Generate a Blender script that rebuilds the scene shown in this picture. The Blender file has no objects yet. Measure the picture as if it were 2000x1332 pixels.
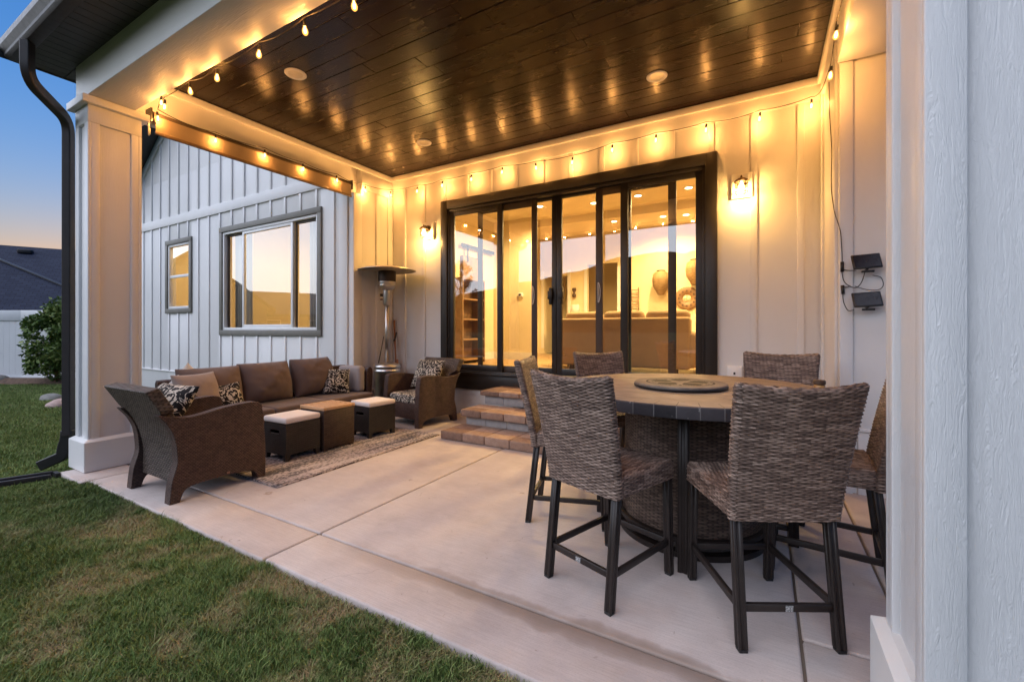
import bpy, bmesh, math, random
import numpy as np
from mathutils import Vector, Matrix, Euler
R = math.radians
random.seed(7)
rng = np.random.default_rng(11)
scene = bpy.context.scene
COL = scene.collection

# ------------------------------------------------------------------ camera, sky, broad fill lamp, exposure
cam_d = bpy.data.cameras.new('camera')
cam = bpy.data.objects.new('camera', cam_d); COL.objects.link(cam)
cam.location = (0, 0, 1.32); cam.rotation_euler = (R(90), 0, R(29.93))
cam_d.sensor_width = 36; cam_d.lens = 854 / 2000 * 36; cam_d.shift_y = -0.0118
cam_d.clip_start = 0.05; cam_d.clip_end = 4000
scene.camera = cam

world = bpy.data.worlds.new('World'); scene.world = world; world.use_nodes = True
wn = world.node_tree.nodes; wl = world.node_tree.links
bg = wn['Background']
sky = wn.new('ShaderNodeTexSky'); sky.sky_type = 'NISHITA'; sky.sun_disc = False
SUN_EL, SUN_ROT = 2.6, -75.0            # just above the ridge, off to the left of the house
sky.sun_elevation = R(SUN_EL); sky.sun_rotation = R(SUN_ROT)
sky.air_density = 1.85; sky.dust_density = 0.40; sky.ozone_density = 6.6
wl.new(sky.outputs[0], bg.inputs[0]); bg.inputs[1].default_value = 0.086

sd = bpy.data.lights.new('sky_fill', 'SUN'); sky_fill = bpy.data.objects.new('sky_fill', sd); COL.objects.link(sky_fill)
sd.energy = 0.62; sd.angle = R(100); sd.color = (0.89, 0.91, 1.0)  # wide soft fill added in place of skylight from behind the camera
sky_fill.rotation_euler = (R(50), 0, R(-38))

scene.view_settings.view_transform = 'Standard'; scene.view_settings.look = 'None'
scene.view_settings.exposure = 2.85; scene.view_settings.gamma = 1
scene.render.engine = 'CYCLES'
cy = scene.cycles
cy.use_denoising = True
try: cy.denoiser = 'OPENIMAGEDENOISE'
except Exception: pass
cy.max_bounces = 8; cy.transparent_max_bounces = 16; cy.diffuse_bounces = 4; cy.glossy_bounces = 4
cy.caustics_reflective = False; cy.caustics_refractive = False
cy.sample_clamp_indirect = 6; cy.blur_glossy = 0.5

WARM = (1.0, 0.425, 0.10)

# ------------------------------------------------------------------ helpers
def nt(m): return m.node_tree.nodes, m.node_tree.links
class NB:
    """small node builder"""
    def __init__(s, name):
        s.m = bpy.data.materials.new(name); s.m.use_nodes = True
        s.n = s.m.node_tree.nodes; s.l = s.m.node_tree.links
        s.b = s.n['Principled BSDF']; s.out = s.n['Material Output']
        s.tc = s.n.new('ShaderNodeTexCoord')
    def set(s, **k):
        for a, v in k.items():
            key = {'color': 'Base Color', 'rough': 'Roughness', 'metal': 'Metallic', 'spec': 'Specular IOR Level', 'coat': 'Coat Weight', 'sheen': 'Sheen Weight'}.get(a, a)
            s.put(s.b.inputs[key], v)
        return s
    def put(s, sock, v):
        if isinstance(v, bpy.types.NodeSocket): s.l.new(v, sock)
        elif isinstance(v, (tuple, list)) and len(v) == 3 and sock.type == 'RGBA': sock.default_value = (*v, 1)
        else: sock.default_value = v
    def math(s, op, a, b=None, c=None, clamp=False):
        x = s.n.new('ShaderNodeMath'); x.operation = op; x.use_clamp = clamp
        for i, v in enumerate((a, b, c)):
            if v is not None: s.put(x.inputs[i], v)
        return x.outputs[0]
    def map(s, vec, scale=(1, 1, 1), rot=(0, 0, 0), loc=(0, 0, 0)):
        x = s.n.new('ShaderNodeMapping'); s.l.new(vec, x.inputs[0])
        x.inputs['Scale'].default_value = scale; x.inputs['Rotation'].default_value = rot; x.inputs['Location'].default_value = loc
        return x.outputs[0]
    def noise(s, vec, scale=5, detail=4, rough=.55, dist=0, dim=None):
        x = s.n.new('ShaderNodeTexNoise'); 
        if vec is not None: s.l.new(vec, x.inputs['Vector'])
        x.inputs['Scale'].default_value = scale; x.inputs['Detail'].default_value = detail
        x.inputs['Roughness'].default_value = rough; x.inputs['Distortion'].default_value = dist
        return x.outputs['Fac']
    def ramp(s, fac, stops, interp='LINEAR'):
        x = s.n.new('ShaderNodeValToRGB'); x.color_ramp.interpolation = interp
        e = x.color_ramp.elements
        while len(e) < len(stops): e.new(.5)
        for i, (p, c) in enumerate(stops):
            e[i].position = p; e[i].color = (*c, 1) if len(c) == 3 else c
        s.put(x.inputs[0], fac)
        return x.outputs[0]
    def mix(s, fac, a, b, blend='MIX'):
        x = s.n.new('ShaderNodeMix'); x.data_type = 'RGBA'; x.blend_type = blend
        s.put(x.inputs[0], fac); s.put(x.inputs[6], a); s.put(x.inputs[7], b)
        return x.outputs[2]
    def bump(s, h, strength=.3, dist=.01, normal=None):
        x = s.n.new('ShaderNodeBump'); s.l.new(h, x.inputs['Height'])
        x.inputs['Strength'].default_value = strength; x.inputs['Distance'].default_value = dist
        if normal is not None: s.l.new(normal, x.inputs['Normal'])
        s.l.new(x.outputs[0], s.b.inputs['Normal']); return x.outputs[0]
    def attr(s, name):
        x = s.n.new('ShaderNodeAttribute'); x.attribute_name = name; return x
    def sep(s, vec):
        x = s.n.new('ShaderNodeSeparateXYZ'); s.l.new(vec, x.inputs[0]); return x.outputs
    def wn(s, vec):
        x = s.n.new('ShaderNodeTexWhiteNoise'); s.l.new(vec, x.inputs['Vector']); return x.outputs['Value']
    def comb(s, a, b, c=0.0):
        x = s.n.new('ShaderNodeCombineXYZ'); s.put(x.inputs[0], a); s.put(x.inputs[1], b); s.put(x.inputs[2], c); return x.outputs[0]

class MB:
    def __init__(s): s.v = []; s.f = []; s.c = []
    def add(s, verts, faces, col=None):
        o = len(s.v); s.v += [tuple(v) for v in verts]; s.f += [tuple(i + o for i in f) for f in faces]
        s.c += [col if col is not None else 0.5] * len(verts); return s
    def box(s, x0, x1, y0, y1, z0, z1, col=None, M=None):
        v = [(x, y, z) for z in (z0, z1) for y in (y0, y1) for x in (x0, x1)]
        if M is not None: v = [M @ Vector(p) for p in v]
        return s.add(v, [(0, 2, 3, 1), (4, 5, 7, 6), (0, 1, 5, 4), (2, 6, 7, 3), (0, 4, 6, 2), (1, 3, 7, 5)], col)
    def cbox(s, c, size, M=None, col=None):
        x, y, z = c; a, b, d = (q / 2 for q in size)
        return s.box(x - a, x + a, y - b, y + b, z - d, z + d, col, M)
    def prism(s, prof, axis, a, b, col=None):
        """closed 2-D profile extruded along an axis; profile coords are the two other axes in xyz order"""
        n = len(prof)
        def P(q, t):
            return {'x': (t, q[0], q[1]), 'y': (q[0], t, q[1]), 'z': (q[0], q[1], t)}[axis]
        v = [P(q, a) for q in prof] + [P(q, b) for q in prof]
        f = [tuple(range(n)), tuple(range(2 * n - 1, n - 1, -1))]
        f += [(i, i + n, (i + 1) % n + n, (i + 1) % n) for i in range(n)]
        return s.add(v, f, col)
    def tube(s, pts, r, n=8, closed=False, col=None, cap=True):
        pts = [Vector(p) for p in pts]; N = len(pts)
        rr = r if isinstance(r, (list, tuple)) else [r] * N
        vs = []; up = None
        for i, p in enumerate(pts):
            a = pts[i - 1] if (i > 0 or closed) else p; b = pts[(i + 1) % N] if (i < N - 1 or closed) else p
            t = (b - a).normalized() if (b - a).length > 1e-9 else Vector((0, 0, 1))
            if up is None: up = Vector((0, 0, 1)) if abs(t.z) < .9 else Vector((1, 0, 0))
            x = t.cross(up); 
            if x.length < 1e-6: x = t.cross(Vector((0, 1, 0)))
            x.normalize(); y = x.cross(t).normalized(); up = y
            for k in range(n):
                an = 2 * math.pi * k / n
                vs.append(p + rr[i] * (math.cos(an) * x + math.sin(an) * y))
        f = []
        M_ = N if closed else N - 1
        for i in range(M_):
            for k in range(n):
                j = (i + 1) % N
                f.append((i * n + k, j * n + k, j * n + (k + 1) % n, i * n + (k + 1) % n))
        if not closed and cap:
            f.append(tuple(range(n - 1, -1, -1))); f.append(tuple(range((N - 1) * n, N * n)))
        return s.add(vs, f, col)
    def bar(s, a, b, w, d=None, up=(0, 0, 1), col=None):
        """rectangular bar from a to b"""
        a = Vector(a); b = Vector(b); d = d or w; t = (b - a).normalized(); u = Vector(up)
        if abs(t.dot(u)) > .95: u = Vector((0, 1, 0))
        x = t.cross(u).normalized(); y = x.cross(t).normalized()
        v = [p + sx * x * w / 2 + sy * y * d / 2 for p in (a, b) for sx, sy in ((-1, -1), (1, -1), (1, 1), (-1, 1))]
        return s.add(v, [(3, 2, 1, 0), (4, 5, 6, 7), (0, 1, 5, 4), (1, 2, 6, 5), (2, 3, 7, 6), (3, 0, 4, 7)], col)
    def lathe(s, prof, n=32, c=(0, 0, 0), col=None, capa=True, capb=True):
        v = []; m = len(prof)
        for r, z in prof:
            for k in range(n):
                an = 2 * math.pi * k / n
                v.append((c[0] + r * math.cos(an), c[1] + r * math.sin(an), c[2] + z))
        f = [(i * n + k, i * n + (k + 1) % n, (i + 1) * n + (k + 1) % n, (i + 1) * n + k) for i in range(m - 1) for k in range(n)]
        if capa: f.append(tuple(range(n - 1, -1, -1)))
        if capb: f.append(tuple(range((m - 1) * n, m * n)))
        return s.add(v, f, col)
    def quad(s, a, b, c, d, col=None): return s.add([a, b, c, d], [(0, 1, 2, 3)], col)
    def build(s, name, mat, parent=None, smooth=False, bevel=0, seg=2, uv=False, attr=False, sub=0, angle=35):
        me = bpy.data.meshes.new(name); me.from_pydata(s.v, [], s.f); me.validate()
        bm = bmesh.new(); bm.from_mesh(me); bmesh.ops.recalc_face_normals(bm, faces=bm.faces); bm.to_mesh(me); bm.free()
        if attr:
            a = me.attributes.new('shade', 'FLOAT', 'POINT')
            if len(s.c) == len(me.vertices): a.data.foreach_set('value', np.array(s.c, dtype=np.float32))
        if uv: box_uv(me)
        return link(name, me, mat, parent, smooth, bevel, seg, sub, angle)

def link(name, me, mat, parent=None, smooth=False, bevel=0, seg=2, sub=0, angle=35):
    o = bpy.data.objects.new(name, me); COL.objects.link(o)
    if mat is not None: me.materials.append(mat.m if isinstance(mat, NB) else mat)
    if bevel:
        b = o.modifiers.new('bevel', 'BEVEL'); b.width = bevel; b.segments = seg; b.limit_method = 'ANGLE'; b.angle_limit = R(35); b.harden_normals = False
    if sub:
        q = o.modifiers.new('sub', 'SUBSURF'); q.levels = sub; q.render_levels = sub
    if smooth:
        me.polygons.foreach_set('use_smooth', [True] * len(me.polygons))
        if smooth == 'auto':
            me.set_sharp_from_angle(angle=R(angle))
    if parent is not None: o.parent = parent
    return o

def box_uv(me):
    uvl = me.uv_layers.new(name='UVMap')
    nv = len(me.loops); uv = np.zeros((nv, 2), np.float32)
    for p in me.polygons:
        n = p.normal; ax = max(range(3), key=lambda i: abs(n[i]))
        for li in p.loop_indices:
            c = me.vertices[me.loops[li].vertex_index].co
            uv[li] = (c.y, c.z) if ax == 0 else (c.x, c.z) if ax == 1 else (c.x, c.y)
    uvl.data.foreach_set('uv', uv.ravel())

def grid_mesh(P, UV=None, wrap_u=False, col=None):
    """P: (nv, nu, 3) array -> mesh of quads, UV same layout"""
    nv, nu, _ = P.shape
    idx = np.arange(nv * nu).reshape(nv, nu)
    if wrap_u: idx2 = np.concatenate([idx, idx[:, :1]], 1)
    else: idx2 = idx
    f = np.stack([idx2[:-1, :-1], idx2[:-1, 1:], idx2[1:, 1:], idx2[1:, :-1]], -1).reshape(-1, 4)
    me = bpy.data.meshes.new('grid')
    me.vertices.add(nv * nu); me.vertices.foreach_set('co', P.astype(np.float32).ravel())
    me.loops.add(f.size); me.loops.foreach_set('vertex_index', f.astype(np.int32).ravel())
    me.polygons.add(len(f)); me.polygons.foreach_set('loop_start', np.arange(0, f.size, 4, dtype=np.int32))
    me.update(calc_edges=True)
    if UV is not None:
        l = me.uv_layers.new(name='UVMap')
        if wrap_u:
            UVx = np.concatenate([UV, UV[:, :1] + np.array([[UV[0, -1, 0] + (UV[0, 1, 0] - UV[0, 0, 0]), 0]])], 1)
        else: UVx = UV
        q = np.stack([UVx[:-1, :-1], UVx[:-1, 1:], UVx[1:, 1:], UVx[1:, :-1]], 2).reshape(-1, 2)
        l.data.foreach_set('uv', q.astype(np.float32).ravel())
    return me

def join_meshes(mes):
    bm = bmesh.new()
    for me in mes: bm.from_mesh(me)
    out = bpy.data.meshes.new('joined'); bm.to_mesh(out); bm.free()
    return out

def empty(name, loc=(0, 0, 0), rz=0):
    o = bpy.data.objects.new(name, None); COL.objects.link(o); o.location = loc; o.rotation_euler = (0, 0, rz); o.empty_display_size = .1
    return o
def tag(o, label, cat, group=None):
    o['label'] = label; o['category'] = cat
    if group: o['group'] = group
    return o
def struct(o, kind='structure', label=None):
    o['kind'] = kind
    if label: o['label'] = label
    return o
def copy_tree(o, parent=None):
    c = o.copy(); COL.objects.link(c)
    if parent is not None: c.parent = parent
    for ch in list(o.children): copy_tree(ch, c)
    return c
def point(name, loc, energy, color=WARM, radius=.03, parent=None):
    d = bpy.data.lights.new(name, 'POINT'); d.energy = energy; d.color = color; d.shadow_soft_size = radius
    o = bpy.data.objects.new(name, d); COL.objects.link(o); o.location = loc
    if parent is not None: o.parent = parent
    return o

def spot(name, loc, energy, color, radius, parent):
    d = bpy.data.lights.new(name, 'SPOT'); d.energy = energy; d.color = color; d.shadow_soft_size = radius; d.spot_size = R(160); d.spot_blend = .6
    o = bpy.data.objects.new(name, d); COL.objects.link(o); o.location = loc; o.parent = parent
    return o

# ------------------------------------------------------------------ materials
def mat_plain(name, color, rough=.5, metal=0, var=.12, vs=8, bump=0, bs=200, **k):
    b = NB(name); ob = b.tc.outputs['Object']
    f = b.noise(ob, vs, 5)
    lo = tuple(c * (1 - var) for c in color); hi = tuple(min(1, c * (1 + var)) for c in color)
    b.set(color=b.ramp(f, [(.3, lo), (.7, hi)]), rough=b.math('MULTIPLY_ADD', b.noise(ob, vs * 3), .2, rough - .1), metal=metal, **k)
    if bump: b.bump(b.noise(ob, bs, 4), bump, .003)
    return b
def mat_paint(name, color, grain=.25, gs=(30, 30, 2.2), rough=.5, scale=6):
    """painted wood-grain fibre-cement board"""
    b = NB(name); ob = b.tc.outputs['Object']
    g = b.noise(b.map(ob, gs), 2.2, 8, .62, 1.6)
    big = b.noise(ob, 1.1, 4)
    c = b.ramp(big, [(.3, tuple(q * .93 for q in color)), (.7, color)])
    c = b.mix(b.math('MULTIPLY', b.ramp(b.noise(ob, 55, 3), [(.70, (0, 0, 0)), (.78, (1, 1, 1))]), .10), c, tuple(q * .7 for q in color))
    b.set(color=c, rough=b.math('MULTIPLY_ADD', g, .25, rough - .12), spec=.35)
    b.bump(g, grain, .012)
    return b
M = {}
WHITE = (.74, .73, .725)
M['siding'] = mat_paint('painted_siding', WHITE, .16)
M['siding_y'] = mat_paint('painted_siding_boards', WHITE, .16, (30, 30, 2.2))
M['beam'] = mat_paint('painted_beam', (.74, .725, .70), .22, (2.2, 22, 30))
M['trimw'] = mat_paint('painted_trim', (.77, .76, .75), .06)
def m_col():
    b = NB('embossed_board'); ob = b.tc.outputs['Object']
    g = b.noise(b.map(ob, (26, 26, 2.6)), 2.0, 7, .6, 2.8)
    g2 = b.noise(b.map(ob, (60, 60, 9)), 2.0, 5, .6, 1.2)
    rr = b.ramp(g, [(.36, (0, 0, 0)), (.5, (1, 1, 1)), (.58, (.5, .5, .5)), (.72, (1, 1, 1))])
    h = b.math('MULTIPLY_ADD', g2, .35, rr)
    b.set(color=(.72, .715, .715), rough=.5, spec=.35)
    b.bump(h, .42, .008); return b
M['emboss'] = m_col()
M['bronze'] = mat_plain('bronze_metal', (.022, .018, .016), .38, .0, .15, 6, .05, spec=.5)
M['screenframe'] = mat_plain('screen_frame', (.060, .040, .030), .45, 0, .1)
M['soffit'] = mat_plain('dark_soffit', (.034, .031, .032), .45)
M['gutter'] = mat_plain('gutter_metal', (.036, .031, .031), .48, 0, .1, spec=.35)
M['olive'] = mat_plain('olive_trim', (.155, .145, .125), .55, 0, .08)
M['vinyl'] = mat_plain('white_vinyl', (.74, .74, .74), .35, 0, .03)
M['fencev'] = mat_plain('fence_vinyl', (.68, .69, .70), .4, 0, .04, 2)

def m_glass(name, refl, tint=(1, 1, 1), rough=0.0):
    b = NB(name); b.n.remove(b.b)
    ge = b.n.new('ShaderNodeNewGeometry'); dt = b.n.new('ShaderNodeVectorMath'); dt.operation = 'DOT_PRODUCT'
    b.l.new(ge.outputs['Incoming'], dt.inputs[0]); b.l.new(ge.outputs['Normal'], dt.inputs[1])
    c1 = b.math('SUBTRACT', 1.0, b.math('ABSOLUTE', dt.outputs['Value']))
    f = b.math('ADD', b.math('MULTIPLY', b.math('POWER', c1, 4.0), .85), refl, clamp=True)
    tr = b.n.new('ShaderNodeBsdfTransparent'); tr.inputs[0].default_value = (*tint, 1)
    gl = b.n.new('ShaderNodeBsdfGlossy'); gl.inputs['Roughness'].default_value = rough
    mx = b.n.new('ShaderNodeMixShader'); b.put(mx.inputs[0], f); b.l.new(tr.outputs[0], mx.inputs[1]); b.l.new(gl.outputs[0], mx.inputs[2])
    b.l.new(mx.outputs[0], b.out.inputs[0]); return b
M['glass'] = m_glass('door_glass', .25, (.97, .96, .93))
M['winglass'] = m_glass('window_glass', .28, (.95, .92, .85))
def m_screen():
    b = NB('insect_screen'); b.n.remove(b.b)
    tr = b.n.new('ShaderNodeBsdfTransparent'); df = b.n.new('ShaderNodeBsdfDiffuse'); df.inputs[0].default_value = (.05, .045, .04, 1)
    mx = b.n.new('ShaderNodeMixShader'); mx.inputs[0].default_value = .16
    b.l.new(tr.outputs[0], mx.inputs[1]); b.l.new(df.outputs[0], mx.inputs[2]); b.l.new(mx.outputs[0], b.out.inputs[0]); return b
M['screen'] = m_screen()
def m_emit(name, color, s, mixt=0.0):
    b = NB(name); b.n.remove(b.b); e = b.n.new('ShaderNodeEmission'); e.inputs[0].default_value = (*color, 1); e.inputs[1].default_value = s
    if mixt:
        tr = b.n.new('ShaderNodeBsdfTransparent'); mx = b.n.new('ShaderNodeMixShader')
        lw = b.n.new('ShaderNodeLayerWeight'); lw.inputs[0].default_value = .5
        fac = b.math('MULTIPLY_ADD', lw.outputs['Facing'], .45, mixt)
        b.put(mx.inputs[0], fac)
        b.l.new(e.outputs[0], mx.inputs[1]); b.l.new(tr.outputs[0], mx.inputs[2]); b.l.new(mx.outputs[0], b.out.inputs[0])
    else: b.l.new(e.outputs[0], b.out.inputs[0])
    return b
M['bulb'] = m_emit('glowing_bulb', (1.0, .43, .08), .42, .35)
M['filament'] = m_emit('filament', (1.0, .62, .22), 3)
M['lampglow'] = m_emit('lantern_bulb', (1.0, .66, .28), 5)
M['ceillamp'] = m_emit('ceiling_lamp', (1.0, .80, .45), 2.5)
M['black'] = mat_plain('black_plastic', (.012, .011, .011), .45)
M['cable'] = mat_plain('cable_rubber', (.03, .024, .02), .6)

def m_plank():
    b = NB('stained_planks'); ob = b.tc.outputs['Object']; a = b.attr('shade').outputs['Fac']
    sh = b.n.new('ShaderNodeVectorMath'); sh.operation = 'ADD'; b.l.new(ob, sh.inputs[0])
    b.l.new(b.comb(b.math('MULTIPLY', a, 37.0), b.math('MULTIPLY', a, 11.0), 0.0), sh.inputs[1])
    v = sh.outputs[0]
    g = b.noise(b.map(v, (1.1, 26, 26)), 2.5, 8, .65, 1.2)
    kn = b.noise(b.map(v, (5, 16, 16)), 1.6, 4, .6, 1.2)
    c = b.ramp(g, [(.25, (.0030, .0011, .0007)), (.5, (.0085, .0031, .0017)), (.75, (.022, .0085, .0042))])
    c = b.mix(b.math('MULTIPLY', b.ramp(kn, [(.62, (0, 0, 0)), (.74, (1, 1, 1))]), .8), c, (.008, .0045, .003))
    br = b.math('MULTIPLY_ADD', a, 1.0, .55)
    c = b.mix(1.0, c, b.comb(br, br, br), 'MULTIPLY')
    st = b.noise(b.map(v, (1.4, 3.5, 3.5)), 2.3, 5, .6, .5)
    b.set(color=c, rough=b.ramp(b.math('MULTIPLY_ADD', g, .35, b.math('MULTIPLY', st, .8)), [(.35, (.15,) * 3), (.8, (.33,) * 3)]), spec=.26)
    b.bump(b.math('MULTIPLY_ADD', st, 1.5, g), .20, .006); return b
M['plank'] = m_plank()

def m_conc():
    b = NB('broom_concrete'); ob = b.tc.outputs['Object']
    big = b.noise(b.map(ob, (1, 1, 1)), .9, 6, .6, .4); mid = b.noise(ob, 5, 6, .65); fine = b.noise(ob, 120, 3, .6)
    c = b.ramp(b.math('MULTIPLY_ADD', mid, .45, b.math('MULTIPLY', big, .6)), [(.33, (.40, .332, .298)), (.5, (.50, .42, .382)), (.68, (.58, .505, .462))])
    c = b.mix(b.math('MULTIPLY', b.ramp(fine, [(.3, (1, 1, 1)), (.5, (0, 0, 0))]), .25), c, (.30, .25, .22))
    spot = b.noise(ob, 17, 3, .5, 1.0)
    c = b.mix(b.math('MULTIPLY', b.ramp(spot, [(.70, (0, 0, 0)), (.77, (1, 1, 1))]), .45), c, (.17, .12, .08))
    # water run along the long joint
    xyz = b.sep(ob)
    wob = b.math('MULTIPLY_ADD', b.noise(ob, 2.5, 4), .25, -.125)
    dj = b.math('ABSOLUTE', b.math('SUBTRACT', b.math('ADD', xyz[1], wob), 1.80))
    st = b.math('MULTIPLY', b.ramp(dj, [(.015, (1, 1, 1)), (.11, (0, 0, 0))]), b.ramp(b.math('ADD', xyz[0], b.noise(ob, 3)), [(.0, (0, 0, 0)), (.001, (0, 0, 0))]))
    run = b.math('MULTIPLY', b.ramp(dj, [(.02, (1, 1, 1)), (.06, (.65, .65, .65)), (.085, (0, 0, 0))]),
                 b.math('MULTIPLY', b.math('LESS_THAN', xyz[0], -.05), b.ramp(b.math('MULTIPLY_ADD', xyz[0], .4, 1.0), [(.05, (0, 0, 0)), (.5, (1, 1, 1))])))
    c = b.mix(b.math('MULTIPLY', run, .75), c, (.245, .175, .13))
    br_ = b.noise(b.map(ob, (5, 170, 1)), 1.0, 3, .6)
    c = b.mix(b.math('MULTIPLY', b.ramp(br_, [(.42, (1, 1, 1)), (.56, (0, 0, 0))]), .16), c, (.24, .195, .17))
    leaf = b.n.new('ShaderNodeTexVoronoi'); leaf.feature = 'F1'; b.l.new(b.map(ob, (1, 1, .01), (0, 0, .5)), leaf.inputs['Vector']); leaf.inputs['Scale'].default_value = 1.5
    pick = b.math('GREATER_THAN', b.sep(leaf.outputs['Color'])[0], .72)
    lr = b.math('MULTIPLY', b.math('MULTIPLY', b.ramp(b.math('ADD', leaf.outputs['Distance'], b.math('MULTIPLY', b.noise(ob, 26, 3), .09)), [(.05, (0, 0, 0)), (.085, (1, 1, 1)), (.10, (0, 0, 0))]), pick), .6)
    c = b.mix(lr, c, (.22, .13, .07))
    ck = b.n.new('ShaderNodeTexVoronoi'); ck.feature = 'DISTANCE_TO_EDGE'; wv = b.n.new('ShaderNodeVectorMath'); wv.operation = 'MULTIPLY_ADD'
    nz = b.n.new('ShaderNodeTexNoise'); b.l.new(ob, nz.inputs['Vector']); nz.inputs['Scale'].default_value = 5; nz.inputs['Detail'].default_value = 5
    b.l.new(nz.outputs['Color'], wv.inputs[0]); wv.inputs[1].default_value = (.25, .25, 0); b.l.new(ob, wv.inputs[2]); b.l.new(wv.outputs[0], ck.inputs['Vector']); ck.inputs['Scale'].default_value = .55
    crack = b.math('MULTIPLY', b.math('LESS_THAN', ck.outputs['Distance'], .0011), b.math('GREATER_THAN', b.noise(ob, 1.1, 2), .58))
    c = b.mix(b.math('MULTIPLY', crack, .35), c, (.16, .12, .10))
    b.set(color=c, rough=b.math('MULTIPLY_ADD', mid, .3, .5), spec=.3)
    b.bump(b.math('MULTIPLY_ADD', br_, .5, b.math('MULTIPLY_ADD', fine, .5, mid)), .16, .006); return b
M['conc'] = m_conc()
M['joint'] = mat_plain('joint_filler', (.16, .12, .09), .9)
def m_paver():
    b = NB('tumbled_paver'); ob = b.tc.outputs['Object']; a = b.attr('shade').outputs['Fac']
    n = b.noise(ob, 16, 6, .7); f = b.noise(ob, 90, 4)
    c = b.ramp(b.math('MULTIPLY_ADD', n, .6, b.math('MULTIPLY', a, .4)), [(.25, (.17, .105, .078)), (.5, (.285, .185, .135)), (.75, (.41, .295, .23))])
    c = b.mix(b.math('MULTIPLY', b.ramp(f, [(.55, (0, 0, 0)), (.75, (1, 1, 1))]), .3), c, (.42, .32, .26))
    b.set(color=c, rough=.85, spec=.2); b.bump(b.math('MULTIPLY_ADD', f, .6, n), .5, .008); return b
M['paver'] = m_paver()
M['cblock'] = mat_plain('concrete_block', (.34, .32, .31), .9, 0, .12, 14, .35, 120)

def m_wicker(name, pitch, stake, dark, mid, light, bump=.6, pair=1, diag=0.0, spec=.3):
    b = NB(name); uv = b.tc.outputs['UV']
    if diag: uv = b.map(uv, (1, 1, 1), (0, 0, diag))
    x = b.sep(uv); u, v = x[0], x[1]
    r = b.math('DIVIDE', v, pitch); row = b.math('FLOOR', r); fr = b.math('SUBTRACT', r, row)
    prof = b.math('SQRT', b.math('MAXIMUM', b.math('SUBTRACT', 1.0, b.math('POWER', b.math('ABSOLUTE', b.math('MULTIPLY_ADD', fr, 2.0, -1.0)), 2.0)), 0.0))
    rp = b.math('FLOOR', b.math('DIVIDE', row, float(pair)))
    ph = b.math('MULTIPLY', b.math('ADD', b.math('DIVIDE', u, stake), rp), math.pi)
    wv = b.math('COSINE', ph)
    h = b.math('MULTIPLY', prof, b.math('MULTIPLY_ADD', wv, .38, .62))
    n1 = b.wn(b.comb(row, b.math('FLOOR', b.math('DIVIDE', u, stake * 2)), 0.0))
    n2 = b.noise(b.tc.outputs['UV'], 6.0, 4)
    c = b.ramp(b.math('MULTIPLY_ADD', n2, .45, b.math('MULTIPLY', n1, .6)), [(.2, mid), (.8, light)])
    c = b.mix(b.ramp(h, [(.12, (1, 1, 1)), (.40, (0, 0, 0))]), c, dark)
    b.set(color=c, rough=.48, spec=spec); b.bump(h, bump, pitch * .5); return b
M['wick_brown'] = m_wicker('brown_wicker', .012, .012, (.014, .008, .006), (.052, .028, .022), (.104, .057, .044), .7)
M['wick_diag'] = m_wicker('herringbone_wicker', .015, .03, (.012, .008, .006), (.055, .038, .030), (.125, .092, .074), .8, 1, R(-18))
M['wick_dark'] = m_wicker('dark_resin_wicker', .010, .02, (.006, .005, .005), (.017, .013, .012), (.034, .026, .023), .5, spec=.4)
M['wick_table'] = m_wicker('brown_table_wicker', .010, .02, (.012, .007, .005), (.036, .020, .015), (.072, .042, .030), .5)
M['wick_drum'] = m_wicker('tan_drum_wicker', .010, .028, (.015, .011, .009), (.064, .040, .030), (.175, .120, .090), .7, 1)

def m_strand():
    """round willow strands; geometry carries the weave"""
    b = NB('grey_tan_strand'); uv = b.tc.outputs['UV']; x = b.sep(uv); u, v = x[0], x[1]
    row = b.math('FLOOR', b.math('DIVIDE', v, .0092))
    n1 = b.wn(b.comb(row, b.math('FLOOR', b.math('DIVIDE', u, .054)), 0.0))
    n2 = b.noise(b.comb(b.math('MULTIPLY', u, 18.0), b.math('MULTIPLY', row, 5.3), 0.0), 1.0, 4, .6)
    f3 = b.noise(b.comb(b.math('MULTIPLY', u, 60.0), b.math('MULTIPLY', v, 900.0), 0.0), 1.0, 2)
    f = b.math('MULTIPLY_ADD', n2, .45, b.math('MULTIPLY_ADD', f3, .30, b.math('MULTIPLY', n1, .30)))
    c = b.ramp(f, [(.28, (.066, .042, .033)), (.46, (.145, .096, .075)), (.62, (.265, .185, .145)), (.82, (.46, .345, .28))])
    hh = b.attr('shade').outputs['Fac']
    c = b.mix(b.ramp(hh, [(.12, (1, 1, 1)), (.40, (0, 0, 0))]), c, (.022, .014, .012))
    b.set(color=c, rough=.5, spec=.3); return b
M['strand'] = m_strand()
M['stoolleg'] = mat_plain('dark_bronze_leg', (.020, .014, .012), .42, 0, .2, 20, .05, spec=.45)

def m_fabric(name, color, var=.08, weave=900, rough=.9, sheen=.15):
    b = NB(name); ob = b.tc.outputs['Object']
    n = b.noise(ob, 3.5, 4); f = b.noise(b.map(ob, (1, 1, 1)), weave, 2)
    c = b.ramp(b.math('MULTIPLY_ADD', f, .5, b.math('MULTIPLY', n, .5)), [(.3, tuple(q * (1 - var * 1.6) for q in color)), (.7, tuple(min(1, q * (1 + var)) for q in color))])
    b.set(color=c, rough=rough, sheen=sheen, spec=.15)
    b.bump(b.math('MULTIPLY_ADD', f, .25, b.noise(ob, 9, 5, .6)), .25, .012); return b
M['fab_brown'] = m_fabric('brown_canvas', (.145, .103, .090))
M['fab_grey'] = m_fabric('light_grey_linen', (.33, .295, .29))
M['fab_taupe'] = m_fabric('taupe_velvet', (.30, .235, .20), sheen=.4)
M['fab_white'] = m_fabric('offwhite_cotton', (.62, .60, .57))
M['fab_cream'] = m_fabric('cream_cushion', (.74, .66, .61))
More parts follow.
